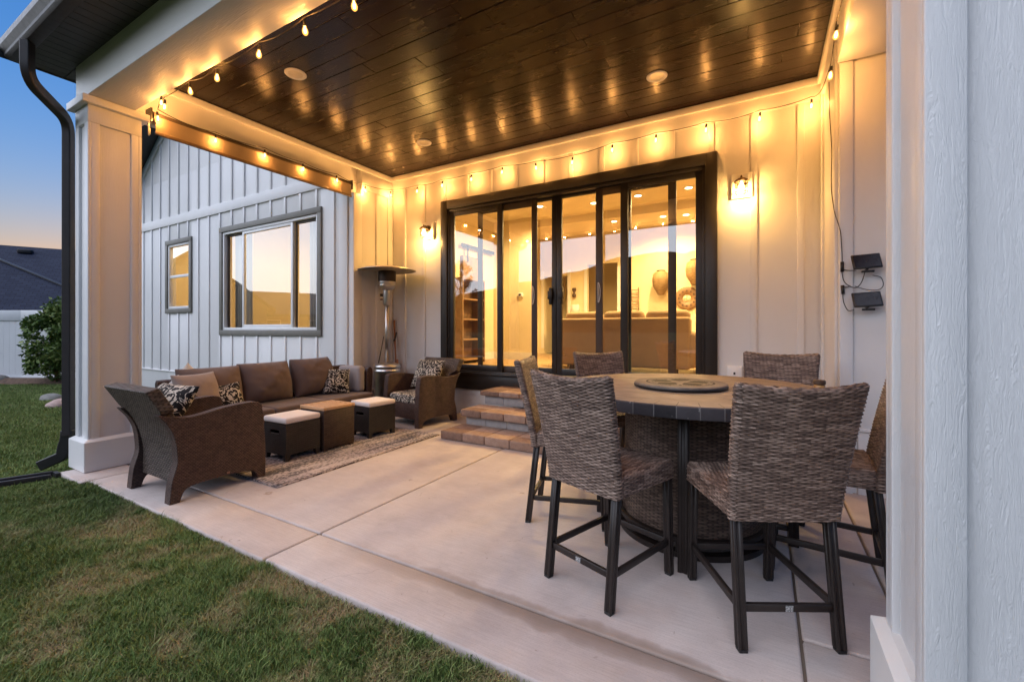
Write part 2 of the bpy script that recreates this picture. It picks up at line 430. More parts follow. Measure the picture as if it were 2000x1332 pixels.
M['fab_sofa'] = m_fabric('beige_sofa', (.42, .29, .165))
def m_floral(name, sc, seed, light=(.52, .46, .38), dark=(.010, .009, .010), thr=.5):
    b = NB(name); uv = b.map(b.tc.outputs['UV'], (1, 1, 1), (0, 0, .35), (seed, seed * .7, 0))
    nz = b.n.new('ShaderNodeTexNoise'); b.l.new(uv, nz.inputs['Vector']); nz.inputs['Scale'].default_value = sc * 1.3; nz.inputs['Detail'].default_value = 3
    vm = b.n.new('ShaderNodeVectorMath'); vm.operation = 'MULTIPLY_ADD'; b.l.new(nz.outputs['Color'], vm.inputs[0]); vm.inputs[1].default_value = (.55 / sc,) * 3; b.l.new(uv, vm.inputs[2])
    vo = b.n.new('ShaderNodeTexVoronoi'); vo.feature = 'F1'; vo.voronoi_dimensions = '2D'; b.l.new(vm.outputs[0], vo.inputs['Vector']); vo.inputs['Scale'].default_value = sc * .62
    d = vo.outputs['Distance']
    pet = b.math('SINE', b.math('MULTIPLY_ADD', d, 30.0, b.math('MULTIPLY', b.noise(uv, sc * 4.2, 2), 13.0)))
    rose = b.math('MULTIPLY', b.math('GREATER_THAN', pet, .05), b.math('LESS_THAN', d, .42))
    vi = b.math('ABSOLUTE', b.math('SUBTRACT', b.noise(uv, sc * 1.15, 2, .5, 1.6), .5))
    vine = b.math('MULTIPLY', b.math('LESS_THAN', vi, .026), b.math('GREATER_THAN', d, .42))
    v2 = b.n.new('ShaderNodeTexVoronoi'); v2.voronoi_dimensions = '2D'; b.l.new(vm.outputs[0], v2.inputs['Vector']); v2.inputs['Scale'].default_value = sc * 2.3
    leaf = b.math('MULTIPLY', b.math('LESS_THAN', v2.outputs['Distance'], .17), b.math('GREATER_THAN', d, .50))
    f = b.math('MAXIMUM', rose, b.math('MAXIMUM', vine, leaf))
    b.set(color=b.mix(f, dark, light), rough=.85, sheen=.1, spec=.15)
    b.bump(b.noise(b.tc.outputs['Object'], 11, 5), .25, .012); return b
M['floral_a'] = m_floral('floral_print_a', 6.5, .3)
M['floral_b'] = m_floral('floral_print_b', 8.0, 1.7)
M['floral_c'] = m_floral('floral_print_c', 7.5, 3.1)
M['floral_d'] = m_floral('floral_print_d', 9.5, 4.4, (.58, .53, .46))

def m_rug():
    b = NB('woven_rug'); ob = b.tc.outputs['Object']
    s = b.noise(b.map(ob, (14, 1.1, 1)), 1.0, 4, .6, .6); g = b.noise(b.map(ob, (70, 26, 1)), 1.0, 2, .6); p = b.noise(ob, 2.4, 3)
    f = b.math('MULTIPLY_ADD', g, .62, b.math('MULTIPLY_ADD', p, .22, b.math('MULTIPLY', s, .50)))
    c = b.ramp(f, [(.56, (.022, .018, .022)), (.64, (.10, .075, .07)), (.68, (.34, .27, .245)), (.80, (.52, .44, .40))])
    b.set(color=c, rough=.95, spec=.1, sheen=.2); b.bump(g, .6, .006); return b
M['rug'] = m_rug()
def m_teak():
    b = NB('slatted_teak'); ob = b.tc.outputs['Object']
    g = b.noise(b.map(ob, (4, 30, 30)), 2, 6, .6, 1)
    b.set(color=b.ramp(g, [(.3, (.42, .235, .115)), (.7, (.60, .37, .20))]), rough=.55); b.bump(g, .15, .004); return b
M['teak'] = m_teak()
def m_steel():
    b = NB('brushed_steel'); ob = b.tc.outputs['Object']
    g = b.noise(b.map(ob, (2, 2, 160)), 1.5, 4)
    b.set(color=(.56, .54, .52), metal=1.0, rough=b.math('MULTIPLY_ADD', g, .16, .24)); b.bump(g, .04, .002); return b
M['steel'] = m_steel()
M['reflector'] = mat_plain('spun_aluminium', (.50, .46, .42), .45, .8)
M['grille'] = mat_plain('scorched_mesh', (.05, .035, .028), .5, .6)
M['stick'] = mat_plain('reddish_wood', (.22, .10, .055), .6)
def m_stone():
    b = NB('porcelain_tile_top'); ob = b.tc.outputs['Object']
    n = b.noise(b.map(ob, (1.5, 5, 5)), 2.4, 7, .65, 1.0); f = b.noise(ob, 40, 4)
    c = b.ramp(n, [(.3, (.20, .145, .105)), (.5, (.285, .215, .158)), (.7, (.37, .29, .22))])
    x = b.sep(ob); r = b.math('SQRT', b.math('ADD', b.math('POWER', x[0], 2.0), b.math('POWER', x[1], 2.0)))
    an = b.math('ARCTAN2', x[1], x[0])
    ring = b.math('LESS_THAN', b.math('ABSOLUTE', b.math('SUBTRACT', r, .715)), .0035)
    seg = b.math('MULTIPLY', b.math('LESS_THAN', b.math('ABSOLUTE', b.math('SUBTRACT', b.math('FRACT', b.math('MULTIPLY', an, 48 / (2 * math.pi))), .5)), .022), b.math('GREATER_THAN', r, .715))
    gx = b.math('LESS_THAN', b.math('ABSOLUTE', b.math('SUBTRACT', b.math('FRACT', b.math('MULTIPLY', b.math('ADD', x[0], x[1]), 1 / .42)), .5)), .006)
    gy = b.math('LESS_THAN', b.math('ABSOLUTE', b.math('SUBTRACT', b.math('FRACT', b.math('MULTIPLY', b.math('SUBTRACT', x[0], x[1]), 1 / .42)), .5)), .006)
    grid = b.math('MULTIPLY', b.math('MAXIMUM', gx, gy), b.math('LESS_THAN', r, .715))
    line = b.math('MAXIMUM', b.math('MAXIMUM', ring, seg), grid)
    b.set(color=b.mix(b.math('MULTIPLY', line, .75), c, (.10, .07, .05)), rough=b.math('MULTIPLY_ADD', f, .25, .48), spec=.22)
    b.bump(b.math('MULTIPLY_ADD', line, -.8, n), .12, .004); return b
M['stone'] = m_stone()
def m_slate():
    b = NB('slate_edge_tile'); ob = b.tc.outputs['Object']
    x = b.sep(ob); an = b.math('ARCTAN2', x[1], x[0]); q = b.math('MULTIPLY', an, 48 / (2 * math.pi))
    line = b.math('LESS_THAN', b.math('ABSOLUTE', b.math('SUBTRACT', b.math('FRACT', q), .5)), .022)
    t = b.wn(b.comb(b.math('FLOOR', b.math('ADD', q, .5)), 0.0, 0.0)); n = b.noise(ob, 22, 6, .7, .6); sc = b.noise(b.map(ob, (1, 1, 1), (0, 0, 0), (5, 2, 1)), 42, 2)
    c = b.ramp(b.math('MULTIPLY_ADD', t, .5, b.math('MULTIPLY', n, .5)), [(.25, (.020, .018, .022)), (.75, (.065, .058, .064))])
    c = b.mix(b.math('MULTIPLY', b.ramp(sc, [(.70, (0, 0, 0)), (.74, (1, 1, 1))]), .6), c, (.33, .31, .30))
    b.set(color=b.mix(line, c, (.15, .14, .135)), rough=.5, spec=.4); b.bump(b.math('MULTIPLY_ADD', line, -.6, n), .35, .004); return b
M['slate'] = m_slate()
def m_susan():
    b = NB('carved_lazy_susan'); ob = b.tc.outputs['Object']; x = b.sep(ob)
    r = b.math('SQRT', b.math('ADD', b.math('POWER', x[0], 2.0), b.math('POWER', x[1], 2.0))); an = b.math('ARCTAN2', x[1], x[0])
    n = b.noise(ob, 12, 6, .65)
    c = b.ramp(n, [(.3, (.16, .125, .10)), (.7, (.28, .23, .185))])
    pe = b.math('ABSOLUTE', b.math('SINE', b.math('MULTIPLY_ADD', an, 2.5, .4)))
    petal = b.math('MULTIPLY', b.math('LESS_THAN', b.math('ABSOLUTE', b.math('SUBTRACT', r, .115)), b.math('MULTIPLY', pe, .066)), b.math('GREATER_THAN', pe, .35))
    rim = b.math('LESS_THAN', b.math('ABSOLUTE', b.math('SUBTRACT', r, .205)), .006)
    scr = b.math('MULTIPLY', b.math('GREATER_THAN', b.noise(ob, 48, 2, .5, 1.5), .56), b.math('LESS_THAN', b.math('ABSOLUTE', b.math('SUBTRACT', r, .165)), .034))
    f = b.math('MAXIMUM', petal, b.math('MAXIMUM', rim, scr))
    b.set(color=b.mix(b.math('MULTIPLY', f, .95), c, (.025, .018, .015)), rough=.7, spec=.15); b.bump(b.math('MULTIPLY_ADD', f, -.7, n), .3, .004); return b
M['susan'] = m_susan()
def m_shingle():
    b = NB('asphalt_shingle'); ob = b.tc.outputs['Object']
    br = b.n.new('ShaderNodeTexBrick'); b.l.new(b.tc.outputs['UV'], br.inputs['Vector']); br.inputs['Scale'].default_value = 1.0
    br.inputs['Brick Width'].default_value = .32; br.inputs['Row Height'].default_value = .15; br.inputs['Mortar Size'].default_value = .012; br.inputs['Bias'].default_value = 0
    br.inputs[1].default_value = (.026, .032, .062, 1); br.inputs[2].default_value = (.046, .054, .092, 1); br.inputs[3].default_value = (.016, .017, .024, 1)
    n = b.noise(ob, 25, 5, .7)
    b.set(color=b.mix(.35, br.outputs[0], b.ramp(n, [(.3, (.02, .022, .03)), (.7, (.075, .08, .10))])), rough=.9, spec=.2); b.bump(br.outputs[1], .3, .01); return b
M['shingle'] = m_shingle()
M['plaster'] = mat_plain('cream_plaster', (.74, .64, .43), .8, 0, .04, 2)
M['wfloor'] = mat_plain('oak_floor', (.36, .235, .125), .4, 0, .2, 5)
M['dkwood'] = mat_plain('dark_walnut', (.075, .04, .022), .5, 0, .25, 9)
M['mdwood'] = mat_plain('mid_oak', (.22, .125, .06), .5, 0, .25, 9)
M['rattan'] = m_wicker('rattan', .012, .02, (.09, .05, .02), (.26, .16, .07), (.42, .29, .15), .5)

# ------------------------------------------------------------------ ground, patio, hills
DW = 5.544; GY = 4.695; WY = 4.396; XL = -5.58; XR = .533
ZC = 3.928; ZB = 3.47
patio = MB()
g = .006
for (x0, x1, y0, y1) in [(-5.64, -5.09, 1.40, 1.83), (-5.09, -2.49, 1.455, 1.83), (-2.49, .137, 1.462, 1.83), (.137, 3.2, 1.48, 2.235),
                         (-5.64, -2.49, 1.83, 6.0), (-2.49, .137, 1.83, 6.0), (.137, .53, 2.235, 6.0), (.53, 3.2, 2.235, 6.0)]:
    patio.box(x0 + g, x1 - g, y0 + g, y1 - g, -.14, 0)
pt = struct(patio.build('patio', M['conc'], None, True, .012, 3), label='pinkish beige concrete patio slab scored with long joints'); 
pj_ = MB(); pj_.box(-5.6, 3.15, 1.5, 5.9, -.16, -.014); struct(pj_.build('patio_joints', M['joint']))

# value noise for lawn
def vnoise(x, y, seed=0):
    def h(ix, iy):
        n = (ix * 374761393 + iy * 668265263 + seed * 69069) & 0xffffffff
        n = ((n ^ (n >> 13)) * 1274126177) & 0xffffffff
        return ((n ^ (n >> 16)) & 0xffff) / 65535.0
    ix = np.floor(x).astype(np.int64); iy = np.floor(y).astype(np.int64); fx = x - ix; fy = y - iy
    fx = fx * fx * (3 - 2 * fx); fy = fy * fy * (3 - 2 * fy)
    return (h(ix, iy) * (1 - fx) + h(ix + 1, iy) * fx) * (1 - fy) + (h(ix, iy + 1) * (1 - fx) + h(ix + 1, iy + 1) * fx) * fy
def fbm(x, y, seed=0):
    return .55 * vnoise(x, y, seed) + .3 * vnoise(x * 2.1, y * 2.1, seed + 3) + .15 * vnoise(x * 4.3, y * 4.3, seed + 5)
def lawn_z(x, y):
    x = np.asarray(x, float); y = np.asarray(y, float)
    edge = np.clip((1.45 - y) / 1.2, 0, 1); left = np.clip((-5.2 - x) / 1.0, 0, 1)
    return -.028 - .06 * left - .02 * edge + .03 * (fbm(x * .7, y * .7, 4) - .5) * np.clip(edge + left, 0, 1)
# one ground sheet: fine near the house, coarse out to the hills
xs = np.concatenate([[-900, -400, -200, -100, -60, -40, -30], np.arange(-24, 6.01, .3), [9, 14, 24, 40, 80, 160, 400, 900]])
ys = np.concatenate([[-900, -400, -200, -100, -50, -25, -15, -10, -6, -4], np.arange(-3, 8.01, .3), [10, 14, 20, 30, 50, 100, 200, 500, 900]])
X, Y = np.meshgrid(xs, ys)
P = np.stack([X, Y, np.where((X > XL - .1) & (Y > 1.6), -.2, lawn_z(X, Y) - .012)], -1)
b = NB('soil_under_grass'); ob = b.tc.outputs['Object']
b.set(color=b.ramp(b.noise(ob, 3, 6, .7), [(.3, (.035, .050, .018)), (.6, (.065, .075, .028)), (.8, (.13, .10, .055))]), rough=1.0, spec=.05)
b.bump(b.noise(ob, 60, 4), .8, .02)
ground = struct(link('ground', grid_mesh(P), b, None, True), label='lawn ground running from the patio edge to the fence')

def grass(name, n, region, hmin, hmax, wid, seed, label):
    r = np.random.default_rng(seed)
    x, y = region(r, n); n = len(x)
    z = lawn_z(x, y) - .008
    dry = .5 * fbm(x * 2.3 + 3.1, y * 2.3 + 1.7, 21) + .5 * fbm(x * 5.1 + 7.1, y * 5.1 + .7, 23); clump = fbm(x * 5.5, y * 5.5, 9); fine = fbm(x * 16, y * 16, 31)
    near = np.clip((y + .3) / 1.6, 0, 1) * np.clip((x + 4.6) / 2.5, 0, 1)
    edge = np.exp(-np.clip(1.45 - y, 0, 9) / .10) * (x > -5.2)
    dryness = np.clip((dry - .545 + .08 * near) * 5.5 + .9 * (fine - .5) + .25 * edge, 0, .9) * np.clip((x + 5.0) / 1.2, 0.0, 1)
    dryness = np.clip(np.where(r.random(n) < .30, dryness * .35, dryness) + .45 * (r.random(n) < .10), 0, 1)
    h = (hmin + (hmax - hmin) * r.random(n)) * (.55 + .9 * clump) * (1 - .55 * dryness) * (.8 + .4 * fine)
    tall = r.random(n) < .004; h = np.where(tall, h * 1.7, h)
    a = r.random(n) * 2 * np.pi
    lean = (.25 + .75 * r.random(n)) * h * (1 + 1.2 * dryness)
    flow = 2 * np.pi * vnoise(x * 1.6, y * 1.6, 77)
    la = flow + r.normal(0, 2.0, n)
    dx, dy = np.cos(la) * lean, np.sin(la) * lean
    wx, wy = np.cos(a) * wid * (.6 + .8 * r.random(n)), np.sin(a) * wid * (.6 + .8 * r.random(n))
    V = np.zeros((n, 5, 3), np.float32)
    V[:, 0] = np.stack([x - wx, y - wy, z], 1); V[:, 1] = np.stack([x + wx, y + wy, z], 1)
    V[:, 2] = np.stack([x + wx * .8 + dx * .35, y + wy * .8 + dy * .35, z + h * .6], 1)
    V[:, 3] = np.stack([x - wx * .8 + dx * .35, y - wy * .8 + dy * .35, z + h * .6], 1)
    V[:, 4] = np.stack([x + dx, y + dy, z + h * .95], 1)
    base = (np.arange(n) * 5)[:, None]
    lo = np.concatenate([base + np.array([[0, 1, 2, 3]]), base + np.array([[3, 2, 4]])], 1).astype(np.int32)
    me = bpy.data.meshes.new(name)
    me.vertices.add(n * 5); me.vertices.foreach_set('co', V.ravel())
    me.loops.add(lo.size); me.loops.foreach_set('vertex_index', lo.ravel())
    st = (np.arange(n) * 7)[:, None] + np.array([[0, 4]])
    me.polygons.add(n * 2); me.polygons.foreach_set('loop_start', st.astype(np.int32).ravel())
    me.update(calc_edges=True)
    at = me.attributes.new('dry', 'FLOAT', 'POINT'); at.data.foreach_set('value', np.repeat(np.clip(dryness + .12 * r.normal(0, 1, n), 0, 1), 5).astype(np.float32))
    at = me.attributes.new('tint', 'FLOAT', 'POINT'); at.data.foreach_set('value', np.repeat(np.clip(.85 * r.random(n) + .5 * (fbm(x * 1.4, y * 1.4, 55) - .25) + .22 * np.clip((-4.8 - x) / 1.5, 0, 1), 0, 1), 5).astype(np.float32))
    o = link(name, me, M['grass']); struct(o, 'stuff', label); o['category'] = 'grass'; return o
b = NB('grass_blades')
gr = b.ramp(b.attr('tint').outputs['Fac'], [(.12, (.030, .062, .015)), (.5, (.090, .158, .034)), (.9, (.21, .285, .080))])
b.set(color=b.mix(b.attr('dry').outputs['Fac'], gr, (.42, .30, .17)), rough=.6, spec=.2)
b.put(b.b.inputs['Subsurface Weight'], 0.0); M['grass'] = b
def reg_near(r, n):
    x = r.uniform(-6.2, -.3, n); y = r.uniform(-.7, 1.47, n)
    dep = -x * .499 + y * .8666; lat = x * .8666 + y * .499
    k = (dep > 1.2) & (lat / dep > -1.3) & (lat / dep < .15) & ~((x > -5.64) & (y > 1.46))
    keep = r.random(n) < np.clip((3.2 / np.maximum(dep, .5)) ** 1.1, .15, 1)
    k &= keep; return x[k], y[k]
def reg_far(r, n):
    x = r.uniform(-19.5, -4.4, n); y = r.uniform(-1.5, 4.6, n)
    dep = -x * .499 + y * .8666; lat = x * .8666 + y * .499
    k = (dep > 1.5) & (lat / dep > -1.35) & (lat / dep < -.75) & ~((x > -5.66) & (y > 1.40)) & (x > -18.2 + .0 * y)
    keep = r.random(n) < np.clip((4.2 / dep) ** 1.5, .05, 1)
    k &= keep; return x[k], y[k]
grass('lawn_grass', 720000, reg_near, .016, .046, .0019, 3, 'patchy green and straw coloured grass along the patio edge')
grass('far_grass', 900000, reg_far, .018, .042, .0030, 5, 'greener mown grass beyond the porch column')

def hills():
    n = 220; rows = [(150, 0), (190, .18), (240, .45), (300, .75), (360, 1.0), (430, .85), (520, .5)]
    P = np.zeros((len(rows), n, 3))
    for j, (rad, k) in enumerate(rows):
        for i in range(n):
            a = 2 * math.pi * i / (n - 1)
            dx, dy = math.cos(a), math.sin(a)
            az = math.degrees(a) % 360
            el = np.interp(az, [0, 60, 120, 165, 185, 205, 225, 240, 256, 272, 300, 330, 360], [5, 4, 3, 2.2, 2.0, 2.6, 4.0, 6.0, 9.5, 12.5, 13, 9, 5])
            up = 3 + 360 * math.tan(R(el)) * (1 + .05 * math.sin(9 * a + .5) + .035 * math.sin(23 * a) + .02 * math.sin(57 * a + 2) + .012 * math.sin(111 * a))
            P[j, i] = (dx * rad, dy * rad, -3 + up * k)
    b = NB('hillside'); ob = b.tc.outputs['Object']
    b.set(color=b.ramp(b.noise(ob, .03, 8, .7), [(.35, (.018, .024, .015)), (.55, (.035, .034, .022)), (.7, (.05, .045, .03))]), rough=1, spec=0)
    return struct(link('hills', grid_mesh(P), b, None, True), label='distant hills ringing the valley')
hills()
#PART2
# ------------------------------------------------------------------ the house
house = tag(empty('house'), 'white board and batten house with covered porch, dark soffit and bronze glass doors', 'house')

def hole_wall(mb, x0, x1, z0, z1, ya, yb, holes):
    """wall in the xz plane with rectangular holes [(x0,x1,z0,z1)...] that do not overlap in x"""
    holes = sorted(holes); cx = x0
    for hx0, hx1, hz0, hz1 in holes:
        if hx0 > cx: mb.box(cx, hx0, ya, yb, z0, z1)
        mb.box(hx0, hx1, ya, yb, z0, hz0); mb.box(hx0, hx1, ya, yb, hz1, z1); cx = hx1
    if cx < x1: mb.box(cx, x1, ya, yb, z0, z1)

# back wall behind the sofa and the sliding door
DX0, DX1, DZ0, DZ1 = -4.488, -.461, .394, 3.355
w = MB(); hole_wall(w, XL, XR, -.1, 4.05, DW, DW + .16, [(DX0 + .05, DX1 - .05, DZ0 + .05, DZ1 - .05)])
for i in range(14):
    x = .34 - .4338 * i
    for za, zb in ([(.335, 3.70)] if (x < DX0 - .04 or x > DX1 + .04) else [(3.36, 3.70)]):
        w.box(x - .032, x + .032, DW - .022, DW + .01, za, zb)
w.box(XL, XR, DW - .026, DW + .01, 3.70, 3.93)                      # frieze
w.box(XL, DX0 - .002, DW - .028, DW + .01, .315, .335); w.box(DX1 + .002, XR, DW - .028, DW + .01, .315, .335)
w.build('wall', M['siding'], house, True, .004, 2)['label'] = 'white wall carrying the bronze sliding door'
# left and right return walls under the beams
w = MB(); w.box(XL - .10, XL, GY + .16, DW + .16, -.1, 4.05)
w.box(XL - .10, XL + .022, GY - .003, GY + .16, -.1, 3.46); w.box(XL, XL + .022, DW - .13, DW - .03, .335, 3.55)
w.box(XL, XL + .022, GY + .46, GY + .53, .335, 3.55); w.box(XL, XL + .0235, GY + .161, DW - .03, 3.55, 3.80); w.box(XL, XL + .020, GY + .16, DW - .03, .30, .335)
w.build('return_wall', M['siding'], house, True, .004, 2)
w = MB(); w.box(XR, XR + .12, WY + .03, DW + .16, -.1, 4.05)
w.box(XR - .022, XR, WY + .10, WY + .20, .335, 3.7); w.box(XR - .022, XR, DW - .12, DW - .03, .335, 3.7); w.box(XR - .024, XR, WY + .2, DW - .03, 3.7, 3.93)
w.build('return_wall', M['siding'], house, True, .004, 2)
# wing wall on the right carrying the two little panels
w = MB(); w.box(XR + .121, 3.2, WY + .03, WY + .16, .53, 4.05); w.box(XR, XR + .088, WY, WY + .029, -.1, 3.47)
w.box(XR + .088, 3.2, WY + .018, WY + .031, .53, 3.47); w.box(XR + .12, 3.2, WY + .012, WY + .15, -.1, .5); w.box(XR + .088, 3.2, WY - .004, WY + .03, .5, .53)
w.box(1.02, 1.09, WY - .001, WY + .02, .53, 3.47); w.box(1.5, 1.57, WY - .001, WY + .02, .53, 3.47)
w.build('wing_wall', M['siding'], house, True, .004, 2)
# gable wall
GX0 = -13.45; RS = .742                                             # rake slope
def rake_z(x): return 4.72 + RS * (x - GX0)
PK = -9.5
BW = (-9.46, -6.315, 1.195, 3.338); SW = (-11.76, -10.588, 1.668, 3.298)
w = MB(); hole_wall(w, GX0, XL - .1, -.1, 4.7, GY, GY + .16, [(BW[0] + .05, BW[1] - .05, BW[2] + .05, BW[3] - .05), (SW[0] + .05, SW[1] - .05, SW[2] + .05, SW[3] - .05)])
w.prism([(GX0, 4.7), (XL - .1, 4.7), (PK, rake_z(PK))], 'y', GY, GY + .16)
for i in range(17):
    x = -12.91 + .4306 * i
    segs = [(.385, 3.64), (3.83, min(rake_z(x), rake_z(2 * PK - x)) - .08)]
    for (a, b_, c_, d_) in (BW, SW):
        if a - .05 < x < b_ + .05: segs = [(.385, c_ - .002), (d_ + .002, 3.64), segs[1]]
    for za, zb in segs:
        if zb > za: w.box(x - .026, x + .026, GY - .022, GY + .01, za, zb)
w.box(GX0, XL - .101, GY - .030, GY + .01, 3.64, 3.83); w.box(GX0, XL - .101, GY - .032, GY + .01, .362, .385)
w.box(XL - .30, XL - .101, GY - .024, GY + .01, .386, 3.639)
w.add([(GX0, GY - .035, rake_z(GX0) - .22), (PK, GY - .035, rake_z(PK) - .22), (PK, GY - .035, rake_z(PK)), (GX0, GY - .035, rake_z(GX0)),
       (GX0, GY + .01, rake_z(GX0) - .22), (PK, GY + .01, rake_z(PK) - .22), (PK, GY + .01, rake_z(PK)), (GX0, GY + .01, rake_z(GX0))],
      [(0, 1, 2, 3), (0, 4, 5, 1), (3, 2, 6, 7)])
w.box(GX0, GX0 + .16, GY + .16, GY + 5, -.1, 4.7)
w.build('gable_wall', M['siding_y'], house, True, .003, 2)['label'] = 'cool white gable wall with a crossing band and two windows'
# gable roof with its dark rake soffit
w = MB()
for s in (1, -1):
    x0, x1 = (GX0 - .45, PK) if s > 0 else (2 * PK - GX0 + .45, PK)
    zz = lambda x: rake_z(x) if s > 0 else rake_z(2 * PK - x)
    v = [(x0, GY - .55, zz(x0) + .01), (x1, GY - .55, zz(x1) + .01), (x1, GY + 6, zz(x1) + .01), (x0, GY + 6, zz(x0) + .01)]
    w.add(v + [(a, b_, c_ + .22) for a, b_, c_ in v], [(3, 2, 1, 0), (4, 5, 6, 7), (0, 1, 5, 4), (1, 2, 6, 5), (2, 3, 7, 6), (3, 0, 4, 7)])
w.build('gable_roof', M['soffit'], house)

# porch ceiling boards
mb = MB(); y = 1.70; 
while y < DW:
    x = XL - .05 - random.random() * 1.4
    while x < .9:
        L = random.uniform(1.0, 3.6); a = max(x, XL - .08); e = min(x + L, .8)
        if e > a + .02:
            mb.box(a + .0015, e - .0015, y, y + .182, ZC + random.uniform(0, .0025), ZC + .03, random.random())
        x += L
    y += .185
pc = mb.build('porch_ceiling', M['plank'], house, False, .004, 2, attr=True)
mb = MB(); mb.box(XL - .1, .9, 1.55, DW + .1, ZC + .034, ZC + .06); mb.build('ceiling_backing', M['black'], house)
# beams and crown
w = MB(); w.box(-5.665, .86, 1.533, 1.886, ZB, 4.10); w.build('front_beam', M['beam'], house, True, .005, 2)
w = MB(); w.box(-5.665, XL, 1.887, GY - .031, ZB - .001, 4.10); w.build('side_beam', M['siding_y'], house, True, .004, 2)
w = MB(); w.box(.515, .86, 1.887, WY - .005, ZB - .001, 4.10); w.build('side_beam', M['siding_y'], house, True, .004, 2)
w = MB(); w.box(XL, XL + .035, 1.886, DW - .03, 3.845, 3.925); w.box(XL, XR, DW - .06, DW - .026, 3.845, 3.925); w.box(.48, .515, 1.886, DW - .03, 3.845, 3.925)
w.build('crown_trim', M['trimw'], house, True, .006, 2)

# eave: soffit, fascia, gutter, downspout, roof over the porch
w = MB(); x = -6.0
while x < 1.6:
    w.box(x, x + .104, 1.25, 1.532, 3.80, 3.815); w.box(x + .104, x + .11, 1.25, 1.532, 3.808, 3.815); x += .11
y = 1.54
while y < 4.6:
    w.box(-5.99, -5.666, y, y + .132, 3.80, 3.815); w.box(-5.99, -5.666, y + .132, y + .14, 3.808, 3.815); y += .14
w.build('soffit', M['soffit'], house)
w = MB(); w.box(-6.02, 1.6, 1.228, 1.249, 3.792, 4.0); w.box(-6.02, -5.991, 1.25, 4.69, 3.792, 4.0); w.build('fascia', M['gutter'], house, True, .003)
w = MB(); prof = [(1.226, 3.90), (1.226, 3.752), (1.150, 3.752), (1.128, 3.775), (1.128, 3.80), (1.095, 3.84), (1.095, 3.895), (1.107, 3.905), (1.107, 3.890), (1.112, 3.842), (1.14, 3.805), (1.14, 3.78), (1.155, 3.765), (1.214, 3.765), (1.214, 3.90)]
w.prism(prof, 'x', -5.93, 1.6); w.box(-5.935, -5.929, 1.098, 1.226, 3.753, 3.9); w.build('gutter', M['gutter'], house, True, .002)
def rect_tube(mb, pts, wx, wy):
    """rounded-bend rectangular pipe in a vertical plane; pts list"""
    pts = [Vector(p) for p in pts]; d = Vector((pts[-1].x - pts[0].x, pts[-1].y - pts[0].y, 0)).normalized()
    side = Vector((-d.y, d.x, 0)); vs = []; n = len(pts)
    for i, p in enumerate(pts):
        t = (pts[min(i + 1, n - 1)] - pts[max(i - 1, 0)]).normalized(); q = side.cross(t).normalized()
        for a, b_ in ((-1, -1), (1, -1), (1, 1), (-1, 1)): vs.append(p + side * wx / 2 * a + q * wy / 2 * b_)
    f = [(i * 4 + k, i * 4 + (k + 1) % 4, (i + 1) * 4 + (k + 1) % 4, (i + 1) * 4 + k) for i in range(n - 1) for k in range(4)] + [(3, 2, 1, 0), tuple(range((n - 1) * 4, n * 4))]
    mb.add(vs, f)
def smooth_path(pts, rad=.09, n=7):
    pts = [Vector(p) for p in pts]; out = [pts[0]]
    for i in range(1, len(pts) - 1):
        a, b_, c = pts[i - 1], pts[i], pts[i + 1]; r = min(rad, (b_ - a).length * .45, (c - b_).length * .45)
        p0 = b_ + (a - b_).normalized() * r; p1 = b_ + (c - b_).normalized() * r
        for k in range(n + 1):
            t = k / n; out.append((1 - t) ** 2 * p0 + 2 * t * (1 - t) * b_ + t * t * p1)
    out.append(pts[-1]); return out
w = MB(); rect_tube(w, smooth_path([(-5.42, 1.165, 3.76), (-5.42, 1.165, 3.44), (-5.83, 1.525, 3.33), (-5.83, 1.525, .29)], .13), .066, .088)
w.build('downspout', M['gutter'], house, 'auto', .008, 2, angle=40)
w = MB(); rect_tube(w, smooth_path([(-5.83, 1.524, .345), (-5.832, 1.523, .27), (-5.85, 1.505, .18), (-5.855, 1.50, .10), (-5.985, 1.37, .015)], .06), .072, .095)
w.build('downspout_elbow', M['black'], house, 'auto', .01, 2, angle=40)
w = MB()
w.add([(-6.03, 1.20, 4.04), (1.6, 1.20, 4.04), (1.6, 6.2, 5.6), (-6.03, 4.65, 5.1), (-6.03, 1.20, 4.0), (1.6, 1.20, 4.0), (1.6, 6.2, 4.0), (-6.03, 4.65, 4.0)],
      [(0, 1, 2, 3), (7, 6, 5, 4), (0, 4, 5, 1), (1, 5, 6, 2), (2, 6, 7, 3), (3, 7, 4, 0)])
w.build('porch_roof', M['shingle'], house, uv=True)

